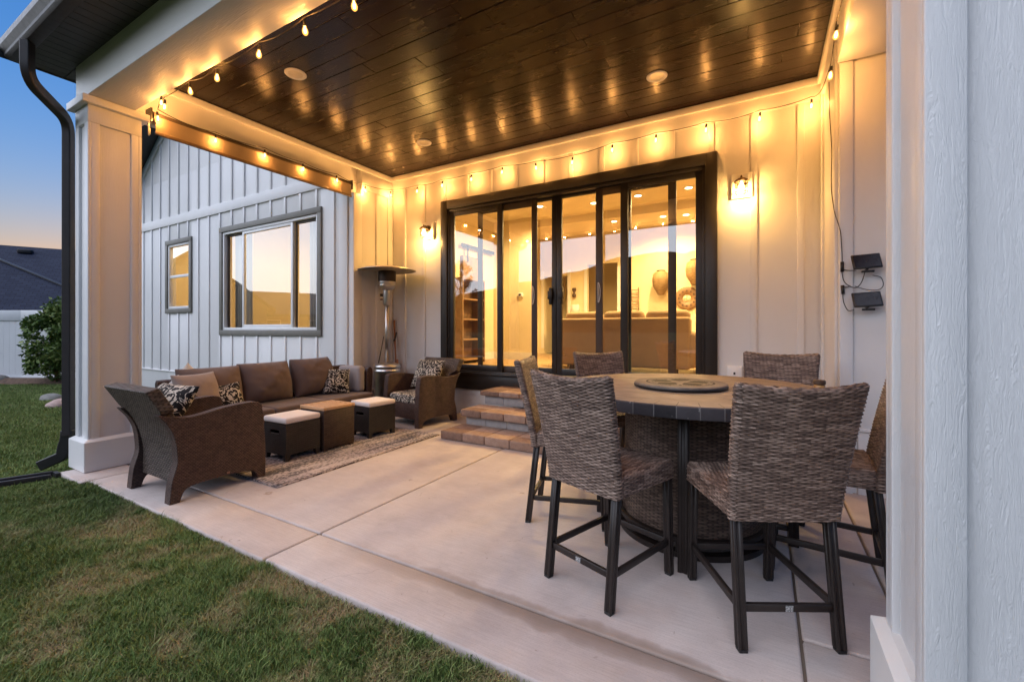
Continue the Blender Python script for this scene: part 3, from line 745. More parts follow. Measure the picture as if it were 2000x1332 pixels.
# porch columns
def column(x0, x1, y0, y1, mat, stile, rec=.022):
    mb = MB(); mb.box(x0 + rec, x1 - rec, y0 + rec, y1 - rec, 0, ZB)
    s = stile; t = rec + .004
    for (a, b_) in ((x0, x1),):
        mb.box(x0, x0 + s, y0, y0 + t, .28, 3.24); mb.box(x1 - s, x1, y0, y0 + t, .28, 3.24)
        mb.box(x0, x0 + s, y1 - t, y1, .28, 3.24); mb.box(x1 - s, x1, y1 - t, y1, .28, 3.24)
        for yy in (y0 + t, y1 - s): 
            mb.box(x0, x0 + t, yy, yy + s - t, .28, 3.24); mb.box(x1 - t, x1, yy, yy + s - t, .28, 3.24)
    mb.box(x0, x1, y0, y1, 3.24, 3.40)
    c = mb.build('porch_column', mat, house, True, .004, 2)
    mb = MB(); e = .038
    mb.box(x0 - e, x1 + e, y0 - e, y1 + e, .003, .275)
    mb.add([(x0 - e, y0 - e, .275), (x1 + e, y0 - e, .275), (x1 + e, y1 + e, .275), (x0 - e, y1 + e, .275), (x0 - .004, y0 - .004, .298), (x1 + .004, y0 - .004, .298), (x1 + .004, y1 + .004, .298), (x0 - .004, y1 + .004, .298)],
           [(0, 1, 5, 4), (1, 2, 6, 5), (2, 3, 7, 6), (3, 0, 4, 7), (4, 5, 6, 7)])
    mb.build('base', M['beam'], c, False, .006, 2)
    mb = MB(); mb.box(x0 - .05, x1 + .05, y0 - .05, y1 + .05, 3.40, 3.469); mb.build('cap', M['trimw'], c, True, .005, 2)
    return c
column(-5.725, -5.410, 1.545, 1.95, M['siding_y'], .084)
rc = column(.375, .79, 1.575, 2.005, M['emboss'], .086)
rc['label'] = 'near right porch column of embossed painted boards'

# ------------------------------------------------------------------ sliding door
door = MB(); F0 = DW - .045
for (a, b_, c, d) in ((DX0, DX0 + .125, DZ0, DZ1), (DX1 - .125, DX1, DZ0, DZ1), (DX0 + .125, DX1 - .125, DZ1 - .135, DZ1), (DX0 + .125, DX1 - .125, DZ0, DZ0 + .225)):
    door.box(a, b_, F0, DW + .05, c, d)
door.box(DX0 - .01, DX1 + .01, F0 - .03, F0 - .001, DZ0 + .225, DZ0 + .262)   # sill nose
door.box(DX0 + .126, DX1 - .126, F0 + .002, DW + .14, DZ0 + .226, DZ0 + .285)
for (a, b_) in ((DX0 + .126, DX0 + .16), (DX1 - .16, DX1 - .126)): door.box(a, b_, DW - .02, DW + .14, DZ0 + .286, DZ1 - .14)
door.box(DX0 + .16, DX1 - .16, DW - .02, DW + .14, DZ1 - .18, DZ1 - .136)
dr = door.build('sliding_door', M['bronze'], house, True, .004, 2)
def panel(name, x0, x1, z0, z1, y, sw, tw, bw, mat, glass, th=.04, gname='pane'):
    mb = MB(); mb.box(x0, x0 + sw, y, y + th, z0, z1); mb.box(x1 - sw, x1, y, y + th, z0, z1)
    mb.box(x0 + sw, x1 - sw, y, y + th, z1 - tw, z1); mb.box(x0 + sw, x1 - sw, y, y + th, z0, z0 + bw)
    p = mb.build(name, mat, dr, True, .003, 2)
    g_ = MB(); yy = y + th * .5; g_.quad((x0 + sw, yy, z0 + bw), (x1 - sw, yy, z0 + bw), (x1 - sw, yy, z1 - tw), (x0 + sw, yy, z1 - tw)); g_.build(gname, glass, dr)
    return p
Z0, Z1 = .68, 3.19
panel('door_panel', -4.345, -3.36, Z0, Z1, DW - .005, .085, .085, .085, M['bronze'], M['glass'])
panel('door_panel', -1.59, -.60, Z0, Z1, DW - .005, .095, .085, .085, M['bronze'], M['glass'])
panel('screen_panel', -3.83, -2.81, Z0, Z1, DW + .045, .085, .11, .09, M['screenframe'], M['screen'], .025, 'mesh')
panel('screen_panel', -1.936, -.92, Z0, Z1, DW + .045, .095, .11, .09, M['screenframe'], M['screen'], .025, 'mesh')
panel('door_panel', -3.48, -2.522, Z0, Z1, DW + .082, .07, .05, .085, M['bronze'], M['glass'])
panel('door_panel', -2.518, -1.48, Z0, Z1, DW + .082, .075, .05, .085, M['bronze'], M['glass'])
for x in (-2.60, -2.44):
    mb = MB(); mb.box(x - .035, x + .035, DW + .025, DW + .082, 1.735, 1.855); mb.box(x - .022, x + .022, DW + .04, DW + .09, 1.66, 1.90)
    mb.build('handle', M['black'], dr, True, .012, 3)
for x, s in ((-2.862, 1), (-1.885, 1)):
    mb = MB(); mb.tube([(x + .028 * math.cos(t) * (1 if math.cos(t) > 0 else .0) - .012, DW + .03, 1.80 + .13 * math.sin(t)) for t in np.linspace(-math.pi / 2, math.pi / 2, 14)], .005, 6)
    mb.tube([(x - .012, DW + .03, 1.67), (x - .012, DW + .03, 1.93)], .005, 6); mb.build('pull', M['vinyl'], dr, True)

# ------------------------------------------------------------------ gable windows
def window(B, kind):
    x0, x1, z0, z1 = B; t = .10; mb = MB(); y = GY - .034
    mb.box(x0, x0 + t, y, GY + .02, z0 + t, z1 - t); mb.box(x1 - t, x1, y, GY + .02, z0 + t, z1 - t); mb.box(x0, x1, y - .002, GY + .02, z1 - t, z1); mb.box(x0, x1, y - .002, GY + .02, z0, z0 + t)
    w_ = mb.build('window', M['olive'], house, True, .003, 2)
    w_['label'] = 'wide three light window in olive trim' if kind == 'slider' else 'narrow hung window in olive trim'
    a0, a1, c0, c1 = x0 + t, x1 - t, z0 + t, z1 - t; f = .05; mb = MB(); yy = GY - .012
    mb.box(a0, a0 + f, yy, GY + .08, c0, c1); mb.box(a1 - f, a1, yy, GY + .08, c0, c1); mb.box(a0 + f, a1 - f, yy, GY + .08, c1 - f, c1); mb.box(a0 + f, a1 - f, yy, GY + .08, c0, c0 + f)
    mb.build('frame', M['vinyl'], w_, True, .004, 2)
    panes = []
    if kind == 'slider':
        m1, m2 = a0 + .245 * (a1 - a0), a0 + .745 * (a1 - a0); mb = MB(); s = .055
        for (p, q) in ((m1 - .05, m2 + .05),):
            mb.box(p, p + s, GY + .002, GY + .05, c0 + f, c1 - f); mb.box(q - s, q, GY + .002, GY + .05, c0 + f, c1 - f)
            mb.box(p + s, q - s, GY + .002, GY + .05, c1 - f - s, c1 - f); mb.box(p + s, q - s, GY + .002, GY + .05, c0 + f, c0 + f + s)
        mb.build('sash', M['vinyl'], w_, True, .003, 2)
        panes = [(a0 + f, m1, GY + .066, c0 + f, c1 - f), (m1, m2, GY + .026, c0 + f + .05, c1 - f - .05), (m2, a1 - f, GY + .066, c0 + f, c1 - f)]
        for p, q in ((a0 + f, m1 - .05), (m2 + .05, a1 - f)):
            mb = MB(); mb.box(p, p + .035, GY + .05, GY + .08, c0 + f, c1 - f); mb.box(q - .035, q, GY + .05, GY + .08, c0 + f, c1 - f); mb.box(p + .035, q - .035, GY + .05, GY + .08, c1 - f - .04, c1 - f)
            mb.build('sash', M['screenframe'], w_, True, .003, 2)
    else:
        zm = c0 + .5 * (c1 - c0); mb = MB()
        mb.box(a0 + f, a1 - f, GY + .0, GY + .05, zm - .03, zm + .03); mb.build('sash', M['vinyl'], w_, True, .003, 2)
        panes = [(a0 + f, a1 - f, GY + .026, zm + .03, c1 - f), (a0 + f, a1 - f, GY + .06, c0 + f, zm - .03)]
    for (p, q, y2, za, zb) in panes:
        mb = MB(); mb.quad((p, y2, za), (q, y2, za), (q, y2, zb), (p, y2, zb)); mb.build('pane', M['winglass'], w_)
window(BW, 'slider'); window(SW, 'hung')

# ------------------------------------------------------------------ rooms behind the glass
FZ = .63; CZ = 3.78
RX0, RX1, RY0, RY1 = -5.45, 2.8, DW + .17, 10.9
w = MB(); w.box(RX0 - .1, RX1 + .1, RY0 - .02, RY1 + .1, FZ - .1, FZ); w.build('room_floor', M['wfloor'], house)
w = MB(); w.box(RX0 - .1, RX1 + .1, RY0 - .02, RY1 + .1, CZ, CZ + .1); w.box(-4.6, RX1, 7.0, 7.16, CZ - .16, CZ - .001); w.box(-4.6, RX1, 8.9, 9.06, CZ - .16, CZ - .001); w.build('room_ceiling', M['plaster'], house)
w = MB()
hole_wall(w, RX0, RX1, FZ, CZ, RY1, RY1 + .1, [(-5.25, -4.55, FZ + .001, 2.75), (-4.0, -3.2, FZ + .001, 3.0)])
w.box(RX0 - .1, RX0, RY0, RY1, FZ, CZ); w.box(RX1, RX1 + .1, RY0, RY1, FZ, CZ)
w.box(RX0, -4.45, 8.6, 8.75, FZ, CZ)
w.box(-5.3, -3.1, 12.4, 12.5, FZ, CZ); w.box(-5.4, -5.3, RY1 + .1, 12.5, FZ, CZ); w.box(-3.1, -3.0, RY1 + .1, 12.5, FZ, CZ); w.box(-5.4, -3.0, RY1 + .1, 12.5, 3.4, 3.5)
w.build('room_wall', M['plaster'], house)
w = MB(); w.box(RX0 + .001, RX0 + .02, RY0, 8.6, FZ, FZ + .16); w.box(RX0 + .02, -4.45, 8.58, 8.599, FZ, FZ + .16); w.box(-3.2, RX1, RY1 - .02, RY1 - .001, FZ, FZ + .16)
for (a, b_) in ((-5.33, -5.25), (-4.55, -4.47), (-4.08, -4.0), (-3.2, -3.12)): w.box(a, b_, RY1 - .025, RY1 - .001, FZ + .16, 2.9)
w.build('room_trim', M['trimw'], house)
w = MB(); w.box(-13.2, -5.75, 8.4, 8.5, FZ, 4.5); w.box(-13.3, -13.2, GY + .17, 8.5, FZ, 4.5); w.box(-5.75, -5.70, GY + .17, 8.5, FZ, 4.5); w.box(-13.3, -5.7, GY + .17, 8.5, 4.4, 4.5); w.box(-10.2, -10.1, GY + .17, 8.4, FZ, 4.4); w.box(-13.3, -5.7, GY + .17, 8.5, FZ - .1, FZ)
w.build('bedroom_wall', M['plaster'], house)
# curtains either side of the wide window
for i, (xa, xb) in enumerate(((-9.38, -8.78), (-6.98, -6.42))):
    n = 60; xx = np.linspace(xa, xb, n); yy = GY + .24 + .028 * np.sin(np.linspace(0, 15 * math.pi, n)); zz = np.array([.75, 3.45])
    P = np.zeros((2, n, 3)); P[..., 0] = xx; P[..., 1] = yy; P[..., 2] = zz[:, None]
    o = link('curtain', grid_mesh(P), M['fab_white'], None, True); md = o.modifiers.new('thick', 'SOLIDIFY'); md.thickness = .006
    tag(o, 'pale curtain drawn to the %s side inside the wide window' % ('left' if i == 0 else 'right'), 'curtain', 'curtains of the wide window')
# ceiling lamps in the living room
for i, (x, y) in enumerate([(-2.88, 8.22), (-2.016, 8.17), (-1.136, 8.15), (-2.97, 9.85), (-1.91, 9.95), (-1.45, 10.05), (-.2, 7.8), (-3.9, 7.9)]):
    t = empty('ceiling_lamp', (x, y, CZ)); mb = MB(); mb.lathe([(.06, -.004), (.085, -.012), (.09, -.001)], 20); mb.build('trim_ring', M['trimw'], t, True)
    mb = MB(); mb.lathe([(.06, -.006), (.06, -.003)], 20); mb.build('lens', M['ceillamp'], t)
    lab = ['lit ceiling lamp left behind the brown screen stile', 'lit ceiling lamp seen through the fourth door pane', 'bright lit ceiling lamp nearest the right door frame', 'small far lamp left of the bronze stile', 'small far lamp beside the inner screen stile', 'small far lamp right of the inner screen stile', 'lit room lamp hidden past the right door frame', 'lit room lamp high near the room corner on the left'][i]
    tag(t, lab, 'ceiling lamp', 'recessed lamps inside the room')
    if i in (0, 2, 4, 6, 7):
        spot('lamp_light', (0, 0, -.03), 88, (1.0, .68, .28), .06, t)
for i, (x, y) in enumerate([(-7.6, 6.6), (-11.2, 6.4)]):
    t = empty('ceiling_lamp', (x, y, 4.39)); mb = MB(); mb.lathe([(.16, -.06), (.17, -.02), (.17, -.001)], 24); mb.build('diffuser', M['ceillamp'], t, True)
    tag(t, ['round lit lamp glowing inside the wide gable window', 'round lit lamp in the room of the narrow gable window'][i], 'ceiling lamp'); spot('lamp_light', (0, 0, -.08), 60, (1.0, .70, .36), .1, t)

# furniture inside
def rbox_part(name, c, size, mat, parent, bev=.05, seg=4, puff=0.0):
    mb = MB(); mb.cbox(c, size); return mb.build(name, mat, parent, True, bev, seg)
sf = tag(empty('sofa', (-2.03, 7.0, FZ)), 'beige indoor sofa seen from behind through the sliding door', 'sofa')
rbox_part('back', (0, .12, .47), (2.15, .22, .80), M['fab_sofa'], sf, .05); rbox_part('seat', (0, .62, .32), (1.9, .8, .3), M['fab_sofa'], sf, .06)
for s in (-1, 1): rbox_part('arm', (s * 1.06, .52, .37), (.24, .98, .56), M['fab_sofa'], sf, .09)
for i in range(3): rbox_part('back_cushion', (-.70 + .7 * i, .30, .80), (.68, .22, .38), M['fab_sofa'], sf, .09)
for sx in (-1, 1): rbox_part('leg', (sx * .85, .1, .035), (.08, .08, .07), M['dkwood'], sf, .005)
ac = tag(empty('armchair', (-.45, 8.0, FZ), R(20)), 'beige rolled arm chair beside the indoor sofa', 'armchair')
rbox_part('seat', (0, 0, .26), (.75, .75, .36), M['fab_sofa'], ac, .06); rbox_part('back', (0, .36, .58), (.8, .2, .66), M['fab_sofa'], ac, .07)
for s in (-1, 1): rbox_part('arm', (s * .42, -.02, .36), (.2, .85, .56), M['fab_sofa'], ac, .09)
c = rbox_part('throw_pillow', (-.62, 7.75, FZ + .86), (.4, .14, .34), M['dkwood'], None, .06); tag(c, 'dark pillow on the beige chair beyond the right pane', 'pillow')
# wall decor
ck = tag(empty('wall_clock', (-1.55, RY1 - .02, 2.03)), 'round brown wooden clock with a pale centre on the room wall', 'clock')
mb = MB(); mb.lathe([(.27, 0), (.27, .03), (.24, .05), (.10, .04), (.09, .02)], 40); o = mb.build('rim', M['mdwood'], ck, True); o.rotation_euler = (R(90), 0, 0)
mb = MB(); mb.lathe([(.09, 0), (.09, .022)], 32); o = mb.build('face', M['plaster'], ck, True); o.rotation_euler = (R(90), 0, 0)
mb = MB(); mb.box(-.006, .006, -.032, -.026, 0, .09); mb.build('hand', M['dkwood'], ck); mb = MB(); mb.box(-.07, 0, -.036, -.030, -.005, .005); mb.build('hand', M['dkwood'], ck)
for k in range(12):
    a = k * math.pi / 6; mb = MB(); mb.cbox((.175 * math.cos(a), -.052, .175 * math.sin(a)), (.035, .006, .035)); mb.build('hour_mark', M['dkwood'], ck)
for i, (x, z, lab) in enumerate(((-2.10, 2.42, 'tall woven lantern basket hanging left of the inner screen stile'), (-1.36, 2.62, 'woven lantern basket hanging above the round clock'))):
    t = tag(empty('woven_lantern', (x, RY1 - .22, z)), lab, 'lantern', 'woven lanterns on the room wall')
    mb = MB(); mb.lathe([(.08, .26), (.17, .20), (.20, .05), (.18, -.10), (.10, -.24), (.07, -.30)], 20, capa=False, capb=False); mb.build('basket', M['rattan'], t, True, uv=True)
    mb = MB(); mb.tube([(.09 * math.cos(a), .09 * math.sin(a), .27) for a in np.linspace(0, 2 * math.pi, 16, endpoint=False)], .012, 6, True); mb.bar((0, .2, .27), (0, .09, .27), .01); mb.build('ring', M['dkwood'], t)
t = tag(empty('picture_ledge', (-2.75, RY1 - .06, 1.72)), 'slim ladder shaped wall ornament above the sofa', 'wall ornament')
mb = MB(); 
for x in (-.09, .09): mb.bar((x, 0, 0), (x, 0, .62), .02)
for k in range(7): mb.bar((-.09, 0, .05 + .085 * k), (.09, 0, .05 + .085 * k), .015)
mb.build('rails', M['mdwood'], t)
t = tag(empty('wall_sconce', (-4.35, RY1 - .05, 2.28)), 'small dark hourglass sconce beside the lit doorway', 'sconce')
mb = MB(); mb.lathe([(.05, .12), (.055, .06), (.02, 0), (.055, -.06), (.05, -.12)], 12); mb.build('body', M['dkwood'], t, True)
# side wall: barn door and rail, hooks, shelf unit, console, stool
t = tag(empty('barn_door', (-5.405, 8.0, FZ), R(90)), 'oak sliding barn door hanging on a dark rail inside', 'barn door')
mb = MB(); mb.cbox((-.30, 0, 1.12), (.75, .05, 2.2)); mb.build('leaf', M['mdwood'], t, True, .004)
mb = MB(); mb.bar((-.72, -.02, 2.42), (.52, -.02, 2.42), .03, .07); mb.build('rail', M['black'], t)
for x in (-.52, -.06): mb = MB(); mb.bar((x, -.03, 2.1), (x, -.03, 2.46), .04, .02); mb.lathe([(.05, -.015), (.05, .015)], 16, (x, -.04, 2.42)); mb.build('hanger', M['black'], t)
t = tag(empty('bookcase', (-5.25, 7.28, FZ)), 'oak bookcase standing just inside the leftmost door pane', 'bookcase')
for y in (-.38, .38): mb = MB(); mb.cbox((0, y, .85), (.36, .03, 1.7)); mb.build('side', M['mdwood'], t)
for k in range(5): mb = MB(); mb.cbox((0, 0, .08 + .4 * k), (.36, .73, .03)); mb.build('shelf', M['mdwood'], t)
mb = MB(); mb.cbox((-.175, 0, .85), (.012, .74, 1.7)); mb.build('back', M['dkwood'], t)
t = tag(empty('thermostat', (-4.72, 8.59, FZ + 1.45)), 'little white thermostat on the inner wall beside the barn door', 'thermostat')
mb = MB(); mb.cbox((0, -.015, 0), (.13, .03, .09)); mb.build('case', M['trimw'], t, True, .01); mb = MB(); mb.cbox((-.01, -.031, .005), (.06, .003, .04)); mb.build('display', M['black'], t)
t = tag(empty('console_table', (-4.15, 10.55, FZ)), 'dark console cabinet against the far wall by the doorway', 'console')
mb = MB(); mb.cbox((0, 0, .78), (.8, .4, .22)); mb.build('drawer_box', M['dkwood'], t, True, .005)
for sx in (-.36, .36): mb = MB(); mb.bar((sx, -.15, 0), (sx, -.15, .67), .05); mb.bar((sx, .15, 0), (sx, .15, .67), .05); mb.build('legs', M['dkwood'], t)
t = tag(empty('table_lamp', (-4.2, 10.55, FZ + .89)), 'small pale table lamp on the dark console cabinet', 'table lamp')
mb = MB(); mb.lathe([(.07, 0), (.05, .03), (.03, .12), (.02, .2)], 16); mb.build('base', M['dkwood'], t, True)
mb = MB(); mb.lathe([(.14, .18), (.10, .42)], 20); mb.build('shade', M['fab_white'], t, True)
t = tag(empty('counter_stool', (-3.25, 7.6, FZ)), 'slim metal legged counter stool left of the indoor sofa', 'stool')
mb = MB(); mb.lathe([(.17, .66), (.19, .68), (.18, .71), (.0, .715)], 20); mb.build('seat', M['mdwood'], t, True)
for k in range(4):
    a = R(45 + 90 * k); mb = MB(); mb.bar((.2 * math.cos(a), .2 * math.sin(a), 0), (.13 * math.cos(a), .13 * math.sin(a), .67), .022); mb.build('leg', M['black'], t)
# ------------------------------------------------------------------ woven bar stools and the round table
def multi_grid(parts):
    """[(P, UV, H, wrap)] -> one mesh with UVs and a 'shade' height attribute"""
    vs, fs, uvs, hs = [], [], [], []; o = 0
    for P, UV, H, wrap in parts:
        nv, nu, _ = P.shape; idx = np.arange(nv * nu).reshape(nv, nu) + o
        U = UV
        if wrap:
            idx = np.concatenate([idx, idx[:, :1]], 1)
            last = UV[:, -1:].copy(); last[..., 0] += UV[:, 1:2, 0] - UV[:, :1, 0]; U = np.concatenate([UV, last], 1)
        fs.append(np.stack([idx[:-1, :-1], idx[:-1, 1:], idx[1:, 1:], idx[1:, :-1]], -1).reshape(-1, 4))
        uvs.append(np.stack([U[:-1, :-1], U[:-1, 1:], U[1:, 1:], U[1:, :-1]], 2).reshape(-1, 2))
        vs.append(P.reshape(-1, 3)); hs.append(H.ravel()); o += nv * nu
    V = np.concatenate(vs); F = np.concatenate(fs); UV = np.concatenate(uvs); H = np.concatenate(hs)
    me = bpy.data.meshes.new('woven')
    me.vertices.add(len(V)); me.vertices.foreach_set('co', V.astype(np.float32).ravel())
    me.loops.add(F.size); me.loops.foreach_set('vertex_index', F.astype(np.int32).ravel())
    me.polygons.add(len(F)); me.polygons.foreach_set('loop_start', np.arange(0, F.size, 4, dtype=np.int32)); me.update(calc_edges=True)
    l = me.uv_layers.new(name='UVMap'); l.data.foreach_set('uv', UV.astype(np.float32).ravel())
    a = me.attributes.new('shade', 'FLOAT', 'POINT'); a.data.foreach_set('value', H.astype(np.float32))
    return me
def normals(P, wrap):
    du = (np.roll(P, -1, 1) - np.roll(P, 1, 1)) if wrap else np.gradient(P, axis=1)
    dv = np.gradient(P, axis=0); n = np.cross(du, dv); L = np.linalg.norm(n, axis=-1, keepdims=True); return n / np.maximum(L, 1e-9)
def weave_h(UV, pitch, stake, seed, pair=1):
    u, v = UV[..., 0], UV[..., 1]
    v = v + .0016 * (vnoise(u * 22, v * 14, seed) - .5) * 2
    r = v / pitch; row = np.floor(r); f = r - row
    prof = np.sqrt(np.maximum(1 - (2 * f - 1) ** 2, 0))
    jit = vnoise(row * 1.0 + .5, np.floor(row / 2) * 0 + 3.3, seed + 1)
    w = np.cos(math.pi * (u / stake + np.floor(row / pair)) + .5 * jit)
    irr = vnoise(u * 9 + row * 7.7, row * 1.3, seed + 2)
    return prof * (.64 + .36 * w) * (.74 + .40 * irr)
PITCH, STAKE = .0092, .027
def rounded_rect(hw, hd, r, n):
    pts = []; segs = [((-hw + r, -hd), (hw - r, -hd)), None, ((hw, -hd + r), (hw, hd - r)), None, ((hw - r, hd), (-hw + r, hd)), None, ((-hw, hd - r), (-hw, -hd + r)), None]
    cor = [((hw - r, -hd + r), -90), ((hw - r, hd - r), 0), ((-hw + r, hd - r), 90), ((-hw + r, -hd + r), 180)]
    dense = []
    for i in range(4):
        a, b_ = segs[2 * i]; t = np.linspace(0, 1, 60, endpoint=False)[:, None]; dense.append(np.array(a) * (1 - t) + np.array(b_) * t)
        c, a0 = cor[i]; an = np.radians(a0 + np.linspace(0, 90, 14, endpoint=False)); dense.append(np.stack([c[0] + r * np.cos(an), c[1] + r * np.sin(an)], 1))
    d = np.concatenate(dense); d2 = np.concatenate([d, d[:1]]); L = np.concatenate([[0], np.cumsum(np.hypot(*np.diff(d2, axis=0).T))])
    s = np.linspace(0, L[-1], n, endpoint=False); return np.stack([np.interp(s, L, d2[:, 0]), np.interp(s, L, d2[:, 1])], 1), s
def stool_back():
    nu = 230; th = .052; zb, zt = .520, 1.090; rr = th / 2
    zs = np.concatenate([np.arange(zb, zt - rr, .0018), zt - rr + rr * np.sin(np.linspace(0, math.pi / 2, 16))])
    ins = np.concatenate([np.zeros(len(zs) - 16), rr * (1 - np.cos(np.linspace(0, math.pi / 2, 16)))])
    P = np.zeros((len(zs), nu, 3)); UV = np.zeros((len(zs), nu, 2)); vlen = 0
    for j, (z, q) in enumerate(zip(zs, ins)):
        t = np.clip((z - zb) / (zt - zb), 0, 1); hw = .232 + .030 * t; hd = th / 2
        base, s = rounded_rect(hw, hd, .022, nu)
        x = np.clip(base[:, 0], -(hw - q), hw - q); y = base[:, 1] * max(1 - q / hd, 0.02)
        xn = x / hw
        yc = -.218 - .118 * t ** 1.25 - .028 * (1 - xn ** 2) * (.35 + .65 * t)
        P[j, :, 0] = x; P[j, :, 1] = y + yc; P[j, :, 2] = z + .022 * xn ** 2 * t - .012 * (1 - t) * xn ** 2 * 0
        if j: vlen += max(abs(zs[j] - zs[j - 1]), .0021)
        UV[j, :, 0] = s; UV[j, :, 1] = vlen
    H = weave_h(UV, PITCH, STAKE, 3); N = normals(P, True); P = P + N * (H - .5)[..., None] * .0065
    return multi_grid([(P, UV, H, True)])
def stool_seat():
    nu = 210; hw, hd = .232, .238; parts = []
    zs = np.concatenate([np.arange(.528, .596, .0018), .596 + .03 * np.sin(np.linspace(0, math.pi / 2, 16)[1:])])
    ins = np.concatenate([np.zeros(len(zs) - 15), .03 * (1 - np.cos(np.linspace(0, math.pi / 2, 16)[1:]))])
    P = np.zeros((len(zs), nu, 3)); UV = np.zeros((len(zs), nu, 2)); vlen = 0
    for j, (z, q) in enumerate(zip(zs, ins)):
        base, s = rounded_rect(hw - q, hd - q, max(.035 - q, .006), nu)
        P[j, :, 0] = base[:, 0]; P[j, :, 1] = base[:, 1] + .02; P[j, :, 2] = z
        if j: vlen += math.hypot(zs[j] - zs[j - 1], ins[j] - ins[j - 1])
        UV[j, :, 0] = s; UV[j, :, 1] = vlen
    H = weave_h(UV, PITCH, STAKE, 5); P = P + normals(P, True) * (H - .5)[..., None] * .006; parts.append((P, UV, H, True))
    xs_ = np.arange(-hw + .02, hw - .02, .0018); ys_ = np.arange(-hd + .02, hd - .018, .006)
    X, Y = np.meshgrid(ys_, xs_); P = np.stack([Y, X + .02, np.full_like(X, .623) - .012 * ((Y / hw) ** 2 * 0 + 0) + .010 * (1 - (Y / hw) ** 2) * (1 - (X / hd) ** 2)], -1)
    UV = np.stack([X, Y + 1.0], -1); H = weave_h(UV, PITCH, STAKE * 1.25, 9); P[..., 2] += (H - .6) * .006; parts.append((P, UV, H, False))
    return multi_grid(parts)
ME_BACK, ME_SEAT = stool_back(), stool_seat()
def leg_mesh(mb, a, b_, w=.038):
    """square leg with a fluted groove on each face"""
    a, b_ = Vector(a), Vector(b_); h = w / 2; g_ = .0035; k = .008
    prof = [(-h, -h), (-k, -h), (-k * .6, -h + g_), (k * .6, -h + g_), (k, -h), (h, -h), (h, -k), (h - g_, -k * .6), (h - g_, k * .6), (h, k), (h, h), (k, h), (k * .6, h - g_), (-k * .6, h - g_), (-k, h), (-h, h), (-h, k), (-h + g_, k * .6), (-h + g_, -k * .6), (-h, -k)]
    n = len(prof); v = [(a.x + p, a.y + q, a.z) for p, q in prof] + [(b_.x + p, b_.y + q, b_.z) for p, q in prof]
    mb.add(v, [tuple(range(n - 1, -1, -1)), tuple(range(n, 2 * n))] + [(i, (i + 1) % n, (i + 1) % n + n, i + n) for i in range(n)])
def make_stool():
    t = empty('bar_stool')
    s = link('seat', ME_SEAT, M['strand'], t, True); link('backrest', ME_BACK, M['strand'], t, True)
    mb = MB(); mb.box(-.21, .21, -.20, .24, .53, .60); mb.build('seat_core', M['black'], t)
    RW = .20; 
    for sx in (-1, 1):
        mb = MB(); leg_mesh(mb, (sx * RW, -.268, .012), (sx * (RW - .004), -.205, .56)); l = mb.build('leg', M['stoolleg'], t, True, .0015, 1)
        mb = MB(); mb.cbox((sx * RW, -.269, .006), (.036, .036, .012)); mb.build('glide', M['black'], l, False, .003)
        mb = MB(); leg_mesh(mb, (sx * RW, .245, .012), (sx * RW, .225, .56)); l = mb.build('leg', M['stoolleg'], t, True, .0015, 1)
        mb = MB(); mb.cbox((sx * RW, .2455, .006), (.036, .036, .012)); mb.build('glide', M['black'], l, False, .003)
        mb = MB(); mb.bar((sx * RW, -.232, .17), (sx * RW, .222, .18), .020, .032); mb.build('stretcher', M['stoolleg'], t, True, .003)
    mb = MB(); mb.bar((-RW + .019, -.2495, .168), (RW - .019, -.2495, .168), .020, .032); sr = mb.build('stretcher', M['stoolleg'], t, True, .003)
    mb = MB(); mb.bar((-RW + .019, .238, .18), (RW - .019, .238, .18), .020, .032); mb.build('stretcher', M['stoolleg'], t, True, .003)
    mb = MB(); mb.cbox((.0, -.2607, .168), (.030, .002, .024)); mb.build('care_label', M['label'], sr)
    return t
def m_label():
    b = NB('printed_label'); ob = b.tc.outputs['Object']
    n = b.noise(b.map(ob, (260, 1, 420)), 1.0, 2)
    b.set(color=b.ramp(n, [(.48, (.10, .10, .10)), (.53, (.48, .47, .46))]), rough=.5); return b
M['label'] = m_label()
GS = 'woven stools round the table'
stool = make_stool()
TC = Vector((-.43, 3.12, 0))
def face(fx, fy): return math.atan2(-fx, fy)
spots = [(-.715, 2.305, .346, .938, 1.0, 'woven bar stool nearest the open patio, back turned, left of the two front stools'),
         (-.035, 2.36, -.487, .873, 1.0, 'woven bar stool in the foreground right with its wide back to the viewer'),
         (-1.19, 2.915, .967, .256, 1.0, 'woven bar stool between the brick steps and the round table, seen side on'),
         (-1.10, 3.76, .76, -.65, 1.0, 'woven bar stool on the far side of the table in front of the beige sofa'),
         (.06, 3.80, -.16, -.987, 1.02, 'woven bar stool against the back wall beside the outlet'),
         (.29, 2.985, -.995, .06, 1.0, 'woven bar stool half hidden behind the white right column')]
for i, (x, y, fx, fy, sc, lab) in enumerate(spots):
    o = stool if i == 0 else copy_tree(stool)
    o.location = (x, y, 0); o.rotation_euler = (0, 0, face(fx, fy)); o.scale = (sc, sc, sc); tag(o, lab, 'bar stool', GS)

